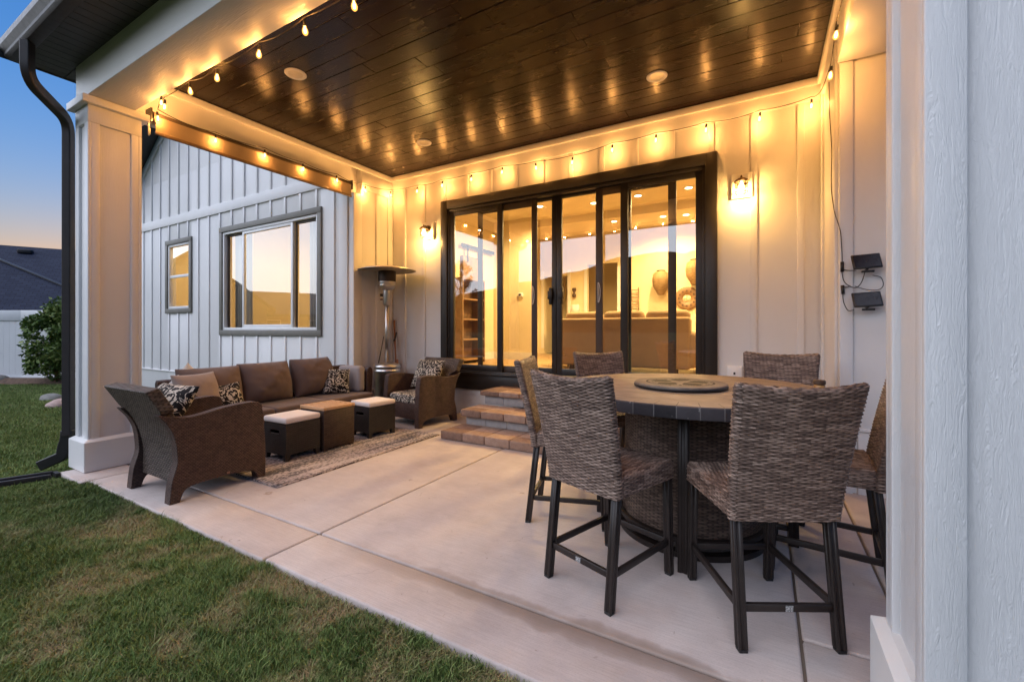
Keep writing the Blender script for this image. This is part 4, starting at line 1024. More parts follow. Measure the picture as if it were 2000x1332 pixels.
tb = tag(empty('round_table', TC), 'large round bar table with tan tile top, slate edge and woven drum base', 'table')
R0 = .835
mb = MB(); mb.lathe([(.0, .925), (R0 - .055, .925), (R0 - .055, .94), (0.0, .94)], 96, capa=False, capb=False)
mb = MB(); mb.lathe([(.02, .90), (R0 - .004, .90), (R0 - .004, .9385), (R0 - .010, .9405), (.02, .9405)], 128); mb.build('tabletop', M['stone'], tb, 'auto')
mb = MB(); mb.lathe([(R0 - .03, .874), (R0, .874), (R0 + .002, .88), (R0 + .002, .933), (R0 - .003, .938), (R0 - .004, .9)], 128, capa=False, capb=False); mb.build('rim', M['slate'], tb, 'auto')
mb = MB(); mb.lathe([(.05, .872), (R0 - .03, .872), (R0 - .03, .899), (.05, .899)], 96); mb.build('underframe', M['stoolleg'], tb)
P = np.zeros((60, 120, 3)); UV = np.zeros((60, 120, 2))
for j in range(60):
    z = .10 + .772 * j / 59; an = np.linspace(0, 2 * math.pi, 120, endpoint=False); rad = .43 - .02 * j / 59
    P[j, :, 0] = rad * np.cos(an); P[j, :, 1] = rad * np.sin(an); P[j, :, 2] = z; UV[j, :, 0] = an * .43; UV[j, :, 1] = z
link('drum', multi_grid([(P, UV, np.zeros((60, 120)), True)]), M['wick_drum'], tb, True)
mb = MB(); mb.lathe([(.38, .085), (.45, .085), (.452, .115), (.44, .122), (.38, .122)], 72, capa=False, capb=False); mb.lathe([(.40, .0), (.452, .0), (.455, .035), (.40, .035)], 72, capa=False, capb=False)
for k in range(8): a = k * math.pi / 4; mb.cbox((.43 * math.cos(a), .43 * math.sin(a), .06), (.03, .03, .06))
mb.build('base_ring', M['stoolleg'], tb, 'auto')
for k in range(4):
    a = R(-85 + 90 * k); c, s = math.cos(a), math.sin(a)
    mb = MB(); leg_mesh(mb, (.59 * c, .59 * s, 0), (.59 * c, .59 * s, .872), .055); mb.bar((.45 * c, .45 * s, .10), (.57 * c, .57 * s, .10), .03, .03); mb.build('leg', M['stoolleg'], tb, True, .002, 1)
t = tag(empty('lazy_susan', (-.475, 3.02, .9405)), 'carved round lazy susan tray with dark petal motif in the table centre', 'lazy susan')
mb = MB(); mb.lathe([(.02, 0), (.16, 0), (.16, .010), (.02, .010)], 40); mb.build('turntable', M['black'], t)
mb = MB(); mb.lathe([(.02, .0105), (.272, .0105), (.283, .016), (.285, .028), (.278, .0335), (.02, .0335)], 96); mb.build('disc', M['susan'], t, 'auto')
mb = MB(); mb.lathe([(.262, .007), (.2855, .007), (.288, .016), (.2855, .0215), (.262, .0215)], 96, capa=False, capb=False); mb.build('edge_band', M['black'], t, 'auto')
t = tag(empty('jar', (.300, 3.31, .9405)), 'small amber jar with a dark knob lid at the table edge', 'jar')
mb = MB(); mb.lathe([(.026, 0), (.030, .004), (.031, .026), (.026, .034)], 24); mb.build('body', mat_plain('amber_glass', (.42, .22, .07), .2), t, True)
mb = MB(); mb.lathe([(.030, .034), (.034, .038), (.034, .056), (.029, .062)], 24); mb.build('lid', M['dkwood'], t, 'auto')

# ------------------------------------------------------------------ lounge set
def resample_poly(pts, n):
    p = np.array(pts, float); L = np.concatenate([[0], np.cumsum(np.hypot(*np.diff(p, axis=0).T))]); s = np.linspace(0, L[-1], n)
    return np.stack([np.interp(s, L, p[:, 0]), np.interp(s, L, p[:, 1])], 1)
def spline(pts, k=6):
    p = [np.array(q, float) for q in pts]; out = []
    for i in range(len(p) - 1):
        a, b_, c, d = p[max(i - 1, 0)], p[i], p[i + 1], p[min(i + 2, len(p) - 1)]
        for j in range(k):
            t = j / k; out.append(.5 * ((2 * b_) + (-a + c) * t + (2 * a - 5 * b_ + 4 * c - d) * t * t + (-a + 3 * b_ - 3 * c + d) * t ** 3))
    out.append(p[-1]); return [tuple(q) for q in out]
def pillow_mesh(w, h, t, n=26, seed=0, pinch=.10):
    r = np.random.default_rng(seed); u = np.linspace(-1, 1, n); U, V = np.meshgrid(u, u)
    hgt = np.maximum((1 - np.abs(U) ** 2.2), 0) ** .52 * np.maximum((1 - np.abs(V) ** 2.2), 0) ** .52
    sx = 1 - pinch * (1 - np.abs(V) ** 2) * np.abs(U) ** 2 * .9; sy = 1 - pinch * (1 - np.abs(U) ** 2) * np.abs(V) ** 2 * .9
    wr = .16 * (fbm(U * 2.2 + seed * 3.1, V * 2.2 + seed, seed) - .5) * hgt
    X, Z = U * w / 2 * sx, V * h / 2 * sy
    UV = np.stack([U * w / 2, V * h / 2], -1); H = np.zeros_like(U)
    F = np.stack([X, -hgt * t / 2 - wr * t, Z], -1); B = np.stack([X, hgt * t / 2, Z], -1)[:, ::-1]
    return multi_grid([(F, UV, H, False), (B, UV[:, ::-1] + .31, H, False)])
def pillow(name, w, h, t, mat, loc, rot, parent=None, seed=0, label=None, cat='pillow', group=None, pinch=.10):
    me = pillow_mesh(w, h, t, 26, seed, pinch); bm = bmesh.new(); bm.from_mesh(me); bmesh.ops.remove_doubles(bm, verts=bm.verts, dist=.0005); bmesh.ops.recalc_face_normals(bm, faces=bm.faces); bm.to_mesh(me); bm.free()
    o = link(name, me, mat, parent, True, sub=1); o.location = loc; o.rotation_euler = [R(a) for a in rot]
    if label: tag(o, label, cat, group)
    return o

AW = .375   # half width of the armchair
rear = spline([(1.555, 0), (1.571, .16), (1.603, .28), (1.607, .354), (1.591, .488), (1.551, .588), (1.486, .678)], 5)
armt = spline([(1.500, .680), (1.567, .661), (1.68, .639), (1.783, .646), (1.947, .674), (2.147, .687), (2.225, .676)], 5)
frnt = spline([(2.250, .655), (2.265, .537), (2.282, .27), (2.282, 0)], 5)
bott = [(2.211, 0)] + spline([(2.211, .004), (2.184, .079), (2.045, .108), (1.87, .112), (1.697, .10), (1.650, .07), (1.623, 0)], 4)
side_prof = [(y - 1.92, z) for y, z in rear + armt + frnt + bott]
def make_armchair():
    t = empty('wicker_armchair')
    for s in (-1, 1):
        mb = MB(); x0, x1 = sorted((s * AW, s * (AW - .085))); mb.prism(side_prof, 'x', x0, x1)
        mb.build('arm', M['wick_brown'], t, 'auto', .008, 2, uv=True, angle=40)
    # back: curved panel, wider at its top
    br = spline([(1.628, .12), (1.632, .30), (1.618, .42), (1.58, .55), (1.50, .70), (1.405, .862)], 6)
    def backpanel(x0f, off, th):
        n = len(br); P = []
        for k, (y, z) in enumerate(br):
            hw = AW - .086 if z < .66 else AW - .086 + (.086) * min((z - .66) / .02, 1)
            P.append((hw, y - 1.92 + off, z))
        vs = []; fs = []
        for hw, y, z in P: vs += [(-hw, y, z), (hw, y, z), (hw, y + th, z + th * .28), (-hw, y + th, z + th * .28)]
        for i in range(n - 1):
            for k in range(4): fs.append((i * 4 + k, i * 4 + (k + 1) % 4, (i + 1) * 4 + (k + 1) % 4, (i + 1) * 4 + k))
        fs += [(3, 2, 1, 0), tuple(range((n - 1) * 4, n * 4))]
        mb = MB(); mb.add(vs, fs); return mb
    backpanel(0, 0, .085).build('back', M['wick_diag'], t, 'auto', .008, 2, uv=True, angle=40)
    mb = MB(); mb.box(-AW + .086, AW - .086, .275, .335, .10, .315); mb.box(-AW + .086, AW - .086, -.28, .274, .20, .30); mb.build('seat_frame', M['wick_brown'], t, True, .006, 2, uv=True)
    mb = MB(); mb.box(-AW + .095, AW - .095, -.235, .345, .302, .43); c = mb.build('seat_cushion', M['floral_c'], t, True, .045, 4, uv=True)
    mb = MB(); mb.cbox((AW + .001, .05, .13), (.002, .022, .016)); mb.build('maker_plate', M['plate'], t)
    return t
M['plate'] = mat_plain('copper_plate', (.30, .16, .11), .4, .6)
ch = make_armchair()
ch.location = (-4.225, 1.92, 0); tag(ch, 'dark brown wicker armchair seen from behind beside the left porch column', 'armchair', 'wicker armchairs')
c2 = copy_tree(ch); c2.location = (-4.265, 4.78, 0); c2.rotation_euler = (0, 0, math.pi - .12); tag(c2, 'dark brown wicker armchair facing the viewer between the heater and the brick steps', 'armchair', 'wicker armchairs')
pillow('throw_pillow', .60, .40, .18, M['floral_a'], (-4.30, 1.715, .69), (34, 0, 182), seed=2, label='black and cream floral pillow in the armchair beside the left column', group='floral pillows')
pillow('throw_pillow', .54, .46, .17, M['floral_b'], (-4.26, 4.93, .665), (26, 0, 176), seed=4, label='black and cream floral pillow in the armchair in front of the heater', group='floral pillows')

so = tag(empty('wicker_sofa', (-5.15, 3.3, 0)), 'long brown wicker sofa with brown cushions along the open porch side', 'sofa')
def sp(name, x0, x1, y0, y1, z0, z1, mat, bev=.02, seg=3):
    mb = MB(); mb.box(x0 + 5.15, x1 + 5.15, y0 - 3.3, y1 - 3.3, z0, z1); return mb.build(name, mat, so, True, bev, seg, uv=True)
sp('seat_frame', -5.48, -4.80, 2.235, 4.40, .08, .30, M['wick_brown'], .008, 2)
mb = MB(); mb.prism([(-5.56 + 5.15, .06), (-5.47 + 5.15, .06), (-5.455 + 5.15, .45), (-5.50 + 5.15, .765), (-5.56 + 5.15, .78), (-5.585 + 5.15, .74), (-5.55 + 5.15, .45)], 'y', 2.12 - 3.3, 4.52 - 3.3); mb.build('back', M['wick_brown'], so, 'auto', .012, 2, uv=True)
arm_l = [(q[0] - .0, q[1]) for q in side_prof]
sx_prof = [(-.36 + (yy + .36) * .92 - .03, z) for yy, z in side_prof]
mb = MB(); mb.prism([(a, b_ * .96) for a, b_ in sx_prof], 'y', 2.13 - 3.3, 2.232 - 3.3); mb.build('arm', M['wick_brown'], so, 'auto', .008, 2, uv=True, angle=40)
ra = spline([(4.405, .0), (4.405, .35), (4.395, .58), (4.40, .70), (4.43, .765), (4.475, .765), (4.505, .71), (4.50, .58), (4.485, .35), (4.485, 0)], 6)
mb = MB(); mb.prism([(y - 3.3, z) for y, z in ra], 'x', -5.47 + 5.15, -4.93 + 5.15); mb.build('arm', M['wick_brown'], so, 'auto', .01, 2, uv=True, angle=45)
for k in range(3): sp('seat_cushion', -5.46, -4.785, 2.245 + .718 * k, 2.245 + .718 * k + .71, .301, .425, M['fab_brown'], .03, 4)
for sx in (-5.42, -4.86):
    for sy in (2.3, 4.33): mb = MB(); mb.cbox((sx + 5.15, sy - 3.3, .04), (.07, .07, .08)); mb.build('leg', M['wick_brown'], so, uv=True)
for k, (yc, w_, zc, rz) in enumerate(((2.56, .66, .645, 86), (3.18, .66, .66, 91), (3.83, .66, .675, 97))):
    pillow('back_cushion', w_, .52, .40, M['fab_brown'], (-5.36 + 5.15, yc - 3.3, zc), (-14, 0, rz), so, seed=11 + k, pinch=.05)
o = sp('side_cushion', -5.40, -4.95, 4.27, 4.392, .426, .79, M['fab_grey'], .045, 4)
pillow('throw_pillow', .36, .36, .15, M['floral_d'], (-5.13, 4.04, .60), (-16, 4, 60), seed=5, label='black and cream floral pillow beside the grey cushion at the far sofa end', group='floral pillows')
pillow('throw_pillow', .36, .30, .14, M['floral_a'], (-5.10, 2.58, .575), (-20, -6, 84), seed=6, label='small floral pillow leaning on the brown cushion at the near sofa end', group='floral pillows')
pillow('throw_pillow', .48, .46, .20, M['fab_taupe'], (-5.10, 2.32, .65), (-22, 0, 104), seed=7, label='plain taupe pillow at the near sofa end', cat='pillow')
pillow('throw_pillow', .36, .36, .14, M['fab_white'], (-5.40, 2.36, .71), (-8, 45, 92), seed=8, label='off white pillow with one corner up behind the taupe pillow', cat='pillow')

def make_ottoman():
    t = empty('ottoman'); mb = MB(); w2, d2 = .18, .195
    mb.box(-w2, w2, -d2, -d2 + .02, .07, .27); mb.box(-w2, -.07, -d2, -d2 + .02, .27, .31); mb.box(.07, w2, -d2, -d2 + .02, .27, .31); mb.box(-w2, w2, -d2, -d2 + .02, .31, .375)
    mb.box(-w2, w2, d2 - .02, d2, .07, .375); mb.box(-w2, -w2 + .02, -d2 + .02, d2 - .02, .07, .375); mb.box(w2 - .02, w2, -d2 + .02, d2 - .02, .07, .375); mb.box(-w2 + .02, w2 - .02, -d2 + .02, d2 - .02, .07, .09)
    mb.build('box', M['wick_dark'], t, uv=True)
    for sx in (-1, 1):
        for sy in (-1, 1):
            mb = MB(); x, y = sx * (w2 - .028), sy * (d2 - .028)
            mb.add([(x - .026, y - .026, .07), (x + .026, y - .026, .07), (x + .026, y + .026, .07), (x - .026, y + .026, .07), (x + sx * .006 - .018, y + sy * .006 - .018, 0), (x + sx * .006 + .018, y + sy * .006 - .018, 0), (x + sx * .006 + .018, y + sy * .006 + .018, 0), (x + sx * .006 - .018, y + sy * .006 + .018, 0)], [(0, 1, 2, 3), (4, 7, 6, 5), (0, 4, 5, 1), (1, 5, 6, 2), (2, 6, 7, 3), (3, 7, 4, 0)])
            mb.build('leg', M['wick_dark'], t, uv=True)
    mb = MB(); mb.box(-.068, .068, -d2 + .004, -d2 + .016, .272, .278); mb.build('handle', M['steel'], t)
    mb = MB(); mb.box(-w2 - .006, w2 + .006, -d2 - .006, d2 + .006, .378, .438); mb.build('cushion', M['fab_cream'], t, True, .022, 4)
    return t
ot = make_ottoman(); ot.location = (-4.252, 2.805, 0); ot.rotation_euler = (0, 0, R(1)); tag(ot, 'dark woven ottoman with cream cushion nearest the open patio', 'ottoman', 'cream topped ottomans')
o2 = copy_tree(ot); o2.location = (-4.235, 3.875, 0); o2.rotation_euler = (0, 0, R(-5)); tag(o2, 'dark woven ottoman with cream cushion in front of the facing armchair', 'ottoman', 'cream topped ottomans')
t = tag(empty('coffee_table', (-4.252, 3.232, 0)), 'square brown wicker table with slatted teak top between two ottomans', 'coffee table')
mb = MB(); mb.box(-.196, .196, -.2, .2, .03, .445); mb.build('box', M['wick_table'], t, True, .004, 2, uv=True)
for sx in (-1, 1):
    for sy in (-1, 1): mb = MB(); mb.cbox((sx * .165, sy * .17, .015), (.05, .05, .03)); mb.build('leg', M['wick_table'], t, uv=True)
mb = MB(); mb.box(-.202, .202, -.206, -.165, .446, .478); mb.box(-.202, .202, .165, .206, .446, .478); mb.box(-.202, -.16, -.164, .164, .446, .478); mb.box(.16, .202, -.164, .164, .446, .478)
mb.build('top_frame', M['teak'], t, True, .004, 2)
mb = MB(); mb.box(-.159, .159, -.163, .163, .447, .460); mb.build('slat_tray', M['dkwood'], t); mb = MB()
for k in range(-3, 4):
    c = k * .084
    a, b_ = max(-.157, c - .16 + .0), min(.157, c + .16)
    if b_ - a > .03: mb.bar((a, a - c, .4685), (b_, b_ - c, .4685), .042, .014)
mb.build('slats', M['teak'], t, True, .002)

mb = MB(); n1, n2 = 34, 40
xs_ = np.linspace(-5.25, -3.49, n1); ys_ = np.linspace(2.165, 4.27, n2); X, Y = np.meshgrid(xs_, ys_)
Z = .008 + .006 * fbm(X * 3, Y * 3, 8) + .010 * np.exp(-((Y - 2.165) / .12) ** 2) * vnoise(X * 5, Y * 0, 3)
Y2 = Y + .012 * (vnoise(X * 2.5, Y * 0 + 1.5, 6) - .5)
rg = link('rug', grid_mesh(np.stack([X + .012 * (vnoise(Y * 2, X * 0, 2) - .5), Y2, Z], -1)), M['rug'], None, True)
md = rg.modifiers.new('thick', 'SOLIDIFY'); md.thickness = .009; md.offset = -1
tag(rg, 'heathered grey and tan woven rug under the ottomans', 'rug')

# steps
st = tag(empty('brick_steps', (-2.4, 4.7, 0)), 'three brown paver steps on grey block risers up to the sliding door', 'steps')
def tread(y0, z0, z1, x0, x1, deep):
    mb = MB(); x = x0; rr_ = random.Random(int(y0 * 100))
    while x < x1 - .05:
        w_ = rr_.choice([.30, .31, .325, .335]); e = min(x + w_, x1)
        mb.box(x + .003 + 2.4, e - .003 + 2.4, y0 - 4.7 + rr_.uniform(0, .007), y0 + .215 - 4.7, z0, z1 - rr_.uniform(0, .004), rr_.random())
        mb.box(x + .003 + 2.4, e - .003 + 2.4, y0 + .22 - 4.7, y0 + deep - 4.7, z0, z1 - rr_.uniform(0, .003), rr_.random()); x = e
    # the attribute survives the bevel, so every paver keeps its own tone
    return mb.build('tread', M['paver'], st, True, .011, 3, attr=True)
tread(4.12, .004, .104, -3.372, -1.15, .45); tread(4.495, .209, .299, -3.352, -1.17, .45); tread(4.925, .42, .486, -3.345, -1.17, .57)
for (y0, y1, z0, z1) in ((4.557, 4.95, .105, .208), (4.985, 5.49, .30, .419)):
    mb = MB(); x = -3.30
    while x < -1.25: mb.box(x + .002 + 2.4, min(x + .30, -1.22) - .002 + 2.4, y0 - 4.7, y1 - 4.7, z0, z1); x += .30
    mb.build('riser', M['cblock'], st, True, .004, 2)

# ------------------------------------------------------------------ patio heater
ht = tag(empty('patio_heater', (-5.215, 5.06, 0)), 'tall steel mushroom patio heater in the porch corner', 'patio heater')
mb = MB(); mb.lathe([(.23, 0), (.235, .02), (.232, .04), (.205, .06), (.202, .64), (.208, .65), (.208, .665), (.200, .675), (.200, .705), (.208, .715), (.205, .735), (.185, .76), (.10, .785), (.04, .79)], 40); mb.build('tank_cover', M['steel'], ht, 'auto', angle=50)
mb = MB(); mb.lathe([(.037, .785), (.037, 1.78)], 20); mb.build('pole', M['steel'], ht, True)
mb = MB(); mb.lathe([(.06, 1.70), (.064, 1.71), (.064, 1.93), (.052, 1.945)], 24); ctl = mb.build('control_box', M['steel'], ht, 'auto')
for z in (1.86, 1.79): mb = MB(); mb.tube([(-.05, -.045, z), (-.085, -.075, z)], .020 if z > 1.8 else .012, 10); mb.build('knob', M['black'], ctl, True)
mb = MB(); mb.lathe([(.075, 1.945), (.11, 1.965), (.128, 1.99), (.133, 2.06)], 32, capb=False); mb.lathe([(.137, 2.00), (.140, 2.005), (.140, 2.02), (.137, 2.025)], 32, capa=False, capb=False); mb.lathe([(.137, 2.05), (.140, 2.055), (.140, 2.065), (.137, 2.07)], 32, capa=False, capb=False); mb.build('burner', M['steel'], ht, 'auto', angle=50)
mb = MB(); mb.lathe([(.132, 2.06), (.138, 2.10), (.138, 2.235), (.12, 2.245)], 32, capa=False); mb.build('emitter_screen', M['grille'], ht, 'auto')
mb = MB(); mb.lathe([(.44, 2.243), (.452, 2.247), (.36, 2.275), (.22, 2.305), (.08, 2.322), (.02, 2.324)], 48, capa=False); mb.lathe([(.44, 2.243), (.36, 2.27), (.22, 2.298), (.02, 2.315)], 48, capa=False); mb.build('reflector', M['reflector'], ht, True)
mb = MB(); mb.tube(smooth_path([(-.13, -.06, .77), (-.09, -.05, .95), (-.045, -.03, 1.2)], .2), .007, 6); mb.build('gas_hose', M['black'], ht, True)
t = tag(empty('garden_tool', (-5.33, 5.45, 0)), 'reddish wooden handle with a black grip leaning on the wall behind the heater', 'garden tool')
mb = MB(); mb.tube([(.05, -.10, .01), (-.17, .05, 1.47)], .016, 10); mb.tube([(.02, -.09, .35), (-.05, .0, .80)], .022, 8); mb.build('handle', M['stick'], t, True)
mb = MB(); mb.tube(smooth_path([(-.13, .0, 1.12), (-.06, -.04, 1.15), (-.01, -.06, 1.26)], .08), [.010] * 2 + [.014] * 50 if False else .013, 8); mb.build('grip', M['black'], t, True)
mb = MB(); mb.box(-.03, .16, -.14, -.08, 0, .05); mb.build('head', M['black'], t, True, .01)

# ------------------------------------------------------------------ lamps on the porch
def lantern(x, z, lab, rz=0):
    t = tag(empty('wall_lantern', (x, DW, z), rz), lab, 'wall lantern', 'lit porch lanterns')
    mb = MB(); mb.box(-.105, .105, -.045, .0, -.12, .15); mb.build('mounting_block', M['trimw'], t, True, .006)
    mb = MB(); mb.lathe([(.055, 0), (.055, .015), (.03, .025)], 24); o = mb.build('backplate', M['lantern'], t, True); o.location = (0, -.046, .05); o.rotation_euler = (R(90), 0, 0)
    mb = MB(); mb.tube(smooth_path([(0, -.06, .05), (0, -.11, .085), (0, -.15, .075)], .03), .011, 8); mb.build('bracket', M['lantern'], t, True)
    mb = MB(); mb.lathe([(.070, .022), (.074, .026), (.060, .048), (.030, .066), (.012, .072), (.010, .088), (.004, .10)], 28, (0, -.15, 0)); mb.build('roof', M['lantern'], t, 'auto')
    mb = MB()
    for k in range(6):
        a = k * math.pi / 3 + .3; mb.tube([(.060 * math.cos(a), -.15 + .060 * math.sin(a), .026), (.062 * math.cos(a), -.15 + .062 * math.sin(a), -.09), (.046 * math.cos(a), -.15 + .046 * math.sin(a), -.125)], .0038, 6)
    for zz in (-.088, -.02): mb.tube([(.0625 * math.cos(a), -.15 + .0625 * math.sin(a), zz) for a in np.linspace(0, 2 * math.pi, 24, endpoint=False)], .004, 6, True)
    mb.build('cage', M['lantern'], t, True)
    mb = MB(); mb.lathe([(.050, .022), (.052, -.06), (.040, -.112), (.0, -.122)], 24, (0, -.15, 0), capa=False, capb=False); mb.build('glass', M['lglass'], t, True)
    mb = MB(); mb.lathe([(.012, .02), (.024, -.01), (.030, -.045), (.022, -.072), (.0, -.08)], 16, (0, -.15, 0)); mb.build('bulb', M['lampglow'], t, True)
    point('lantern_light', (0, -.15, -.10), 3.8, (1.0, .55, .15), .018, t)
M['lantern'] = mat_plain('aged_bronze', (.10, .062, .035), .4, .7)
M['lglass'] = m_glass('lantern_glass', .03, (1, .97, .9))
lantern(-4.745, 2.90, 'lit bronze wall lantern left of the sliding door above the heater')
lantern(-.212, 2.90, 'lit bronze wall lantern right of the sliding door')
def downlight(x, y, lab):
    t = tag(empty('recessed_light', (x, y, ZC)), lab, 'recessed light', 'unlit porch ceiling lights')
    mb = MB(); mb.lathe([(.070, .0), (.072, -.006), (.098, -.010), (.104, -.004), (.104, .002)], 40, capa=False, capb=False); mb.build('trim_ring', M['trimw'], t, 'auto', angle=60)
    mb = MB(); mb.lathe([(.071, -.003), (.05, .0005), (.0, .001)], 32, capa=False, capb=False); mb.build('lens', M['lens'], t, True)
M['lens'] = mat_plain('frosted_lens', (.62, .58, .50), .35)
downlight(-4.155, 2.775, 'unlit round ceiling light nearest the left porch beam'); downlight(-.958, 4.668, 'unlit round ceiling light above the round table'); downlight(-4.128, 4.696, 'unlit round ceiling light near the back corner above the armchair')

# string lights
sl = tag(empty('string_lights', (-2.4, 5.47, 3.6)), 'string of glowing bulbs looped round the porch ceiling', 'string lights')
OFF = Vector((-2.4, 5.47, 3.6))
SB = [(0.44, 1.95, 3.44), (-0.1, 1.95, 3.44), (-0.65, 1.95, 3.44), (-1.2, 1.95, 3.43), (-1.76, 1.95, 3.44), (-2.309, 1.95, 3.425), (-2.816, 1.95, 3.438), (-3.374, 1.95, 3.443), (-3.985, 1.95, 3.437), (-4.443, 1.95, 3.449), (-4.95, 1.96, 3.44), (-5.385, 2.103, 3.655), (-5.385, 2.073, 3.48), (-5.385, 2.619, 3.458), (-5.385, 3.182, 3.483), (-5.385, 3.706, 3.478), (-5.385, 4.245, 3.485), (-5.5, 4.865, 3.524), (-5.466, 5.384, 3.581), (-4.904, 5.414, 3.573), (-4.383, 5.414, 3.58), (-3.824, 5.414, 3.581), (-3.282, 5.414, 3.592), (-2.735, 5.414, 3.551), (-2.196, 5.414, 3.526), (-1.657, 5.414, 3.579), (-1.123, 5.414, 3.588), (-0.569, 5.414, 3.585), (-0.037, 5.414, 3.585), (0.421, 5.384, 3.595), (0.455, 4.215, 3.31), (0.455, 3.905, 3.445), (0.455, 3.35, 3.45), (0.455, 2.8, 3.44), (0.455, 2.25, 3.45)]
mb_s = MB(); mb_s.lathe([(.006, .052), (.012, .05), (.0145, .02), (.0155, .0), (.013, -.004)], 12); me_sock = None
proto = None
for i, p in enumerate(SB):
    p = Vector(p) - OFF
    if proto is None:
        mb = MB(); mb.lathe([(.010, .004), (.013, -.004), (.022, -.022), (.0265, -.042), (.022, -.062), (.010, -.074), (.0, -.077)], 16, capa=False, capb=False)
        proto = mb.build('light_bulb', M['bulb'], sl, True)
        sk = mb_s.build('socket', M['black'], proto, True); sk.location = (0, 0, .004)
        mb = MB(); mb.lathe([(.004, .0), (.010, -.02), (.012, -.042), (.009, -.056), (.0, -.060)], 8); mb.build('filament', M['filament'], proto, True)
        point('bulb_light', (0, 0, -.035), 2.45, WARM, .018, proto); o = proto
    else: o = copy_tree(proto, sl)
    tilt = random.uniform(-.10, .10)
    o.scale = (.8, .8, .8); o.location = p + Vector((0, 0, .02)); o.rotation_euler = (random.uniform(-.12, .12), tilt, random.random() * 6)
def sag(a, b_, d, n=8):
    return [a.lerp(b_, k / n) - Vector((0, 0, d * 4 * (k / n) * (1 - k / n))) for k in range(n)]
pts = []
nodes = [Vector(p) - OFF + Vector((0, 0, .088)) for p in SB]
nodes.insert(30, Vector((.47, 5.0, 3.56)) - OFF)
for a, b_ in zip(nodes[:-1], nodes[1:]): pts += sag(a, b_, random.uniform(.012, .035))
pts.append(nodes[-1])
mb = MB(); mb.tube(pts, .0042, 5); mb.build('cable', M['cable'], sl, True)

# two black solar panels and their wiring on the wing wall
def solar(x, z, lab, tilt):
    t = tag(empty('solar_panel', (x, WY - .07, z)), lab, 'solar panel', 'small solar panels')
    mb = MB(); mb.cbox((0, 0, 0), (.185, .018, .125)); f_ = mb.build('panel', M['black'], t, True, .006, 2)
    mb2 = MB(); mb2.cbox((0, -.0095, 0), (.165, .002, .105)); c_ = mb2.build('cell', M['cell'], f_, False)
    f_.rotation_euler = (R(-24), R(-3), R(tilt))
    mb = MB(); mb.tube([(0, .01, -.03), (.01, .03, -.055), (.01, .084, -.06)], .010, 8); mb.box(-.03, .05, .0, .02, -.085, -.07); mb.build('bracket', M['black'], t, True, .002)
M['cell'] = mat_plain('photovoltaic_cell', (.016, .010, .010), .25)
solar(.693, 1.845, 'upper of the two small black solar panels on the right wing wall', 8); solar(.697, 1.548, 'lower of the two small black solar panels on the right wing wall', 8)
cb = tag(empty('power_cable', (XR, WY, 1.3)), 'thin black cable hanging from the string lights down to the solar panels', 'cable')
def cpath(pts, r=.0035):
    mb = MB(); mb.tube([Vector(p) - Vector((XR, WY, 1.3)) for p in spline(pts, 6)], r, 5); mb.build('wire', M['cable'], cb, True)
cpath([(.50, 4.75, 3.50), (.500, 4.70, 3.2), (.505, 4.62, 2.85), (.505, 4.64, 2.55), (.51, 4.5, 2.3), (.535, 4.39, 2.12), (.545, 4.385, 1.98), (.548, 4.383, 1.86)])
cpath([(.545, 4.38, 1.78), (.56, 4.375, 1.70), (.60, 4.36, 1.655), (.64, 4.37, 1.65), (.67, 4.37, 1.69), (.69, 4.36, 1.77)])
cpath([(.55, 4.37, 1.62), (.553, 4.37, 1.55), (.565, 4.36, 1.50), (.585, 4.35, 1.465), (.62, 4.35, 1.47)])
cpath([(.63, 4.385, 1.66), (.70, 4.385, 1.63), (.775, 4.385, 1.625), (.805, 4.385, 1.66), (.79, 4.385, 1.72), (.74, 4.385, 1.74)], .003)
cpath([(.55, 4.388, 1.80), (.58, 4.388, 1.79), (.64, 4.388, 1.785)], .003); cpath([(.555, 4.385, 1.66), (.575, 4.385, 1.655), (.60, 4.385, 1.665)], .003)
mb = MB(); mb.tube([(.015, -.012, .56), (.015, -.012, .48)], .012, 8); mb.tube([(.016, -.02, .37), (.02, -.02, .30)], .012, 8); mb.build('connector', M['black'], cb, True)

# roller shade under the side beam
rs = tag(empty('roller_shade', (-5.47, 3.3, 3.45)), 'rolled up tan outdoor shade under the left porch beam', 'roller shade')
mb = MB(); mb.lathe([(.055, -1.24), (.055, 1.24)], 24); o = mb.build('roll', mat_plain('rolled_mesh_fabric', (.075, .05, .034), .7), rs, 'auto'); o.rotation_euler = (R(90), 0, 0); o.location = (-.01, 0, .06)
mb = MB(); mb.box(.046, .050, -1.23, 1.23, -.10, .055); mb.build('fabric', m_fabric('tan_shade_mesh', (.30, .225, .15), .12, 300), rs)
mb = MB(); mb.box(.036, .060, -1.235, 1.235, -.135, -.10); mb.build('hem_bar', mat_plain('brown_hem_bar', (.14, .085, .05), .45), rs, True, .006)
for yy in (-1.265, 1.255): mb = MB(); mb.box(-.07, .05, yy - .008, yy + .008, -.01, .13); mb.build('bracket', M['bronze'], rs)
mb = MB(); mb.tube([(.03, -1.28, .0), (.035, -1.285, -.06), (.028, -1.28, -.12), (.04, -1.285, -.16)], .007, 6); mb.tube([(.03, -1.275, -.08), (.05, -1.28, -.15)], .006, 6); mb.build('cord', M['fab_white'], rs, True)

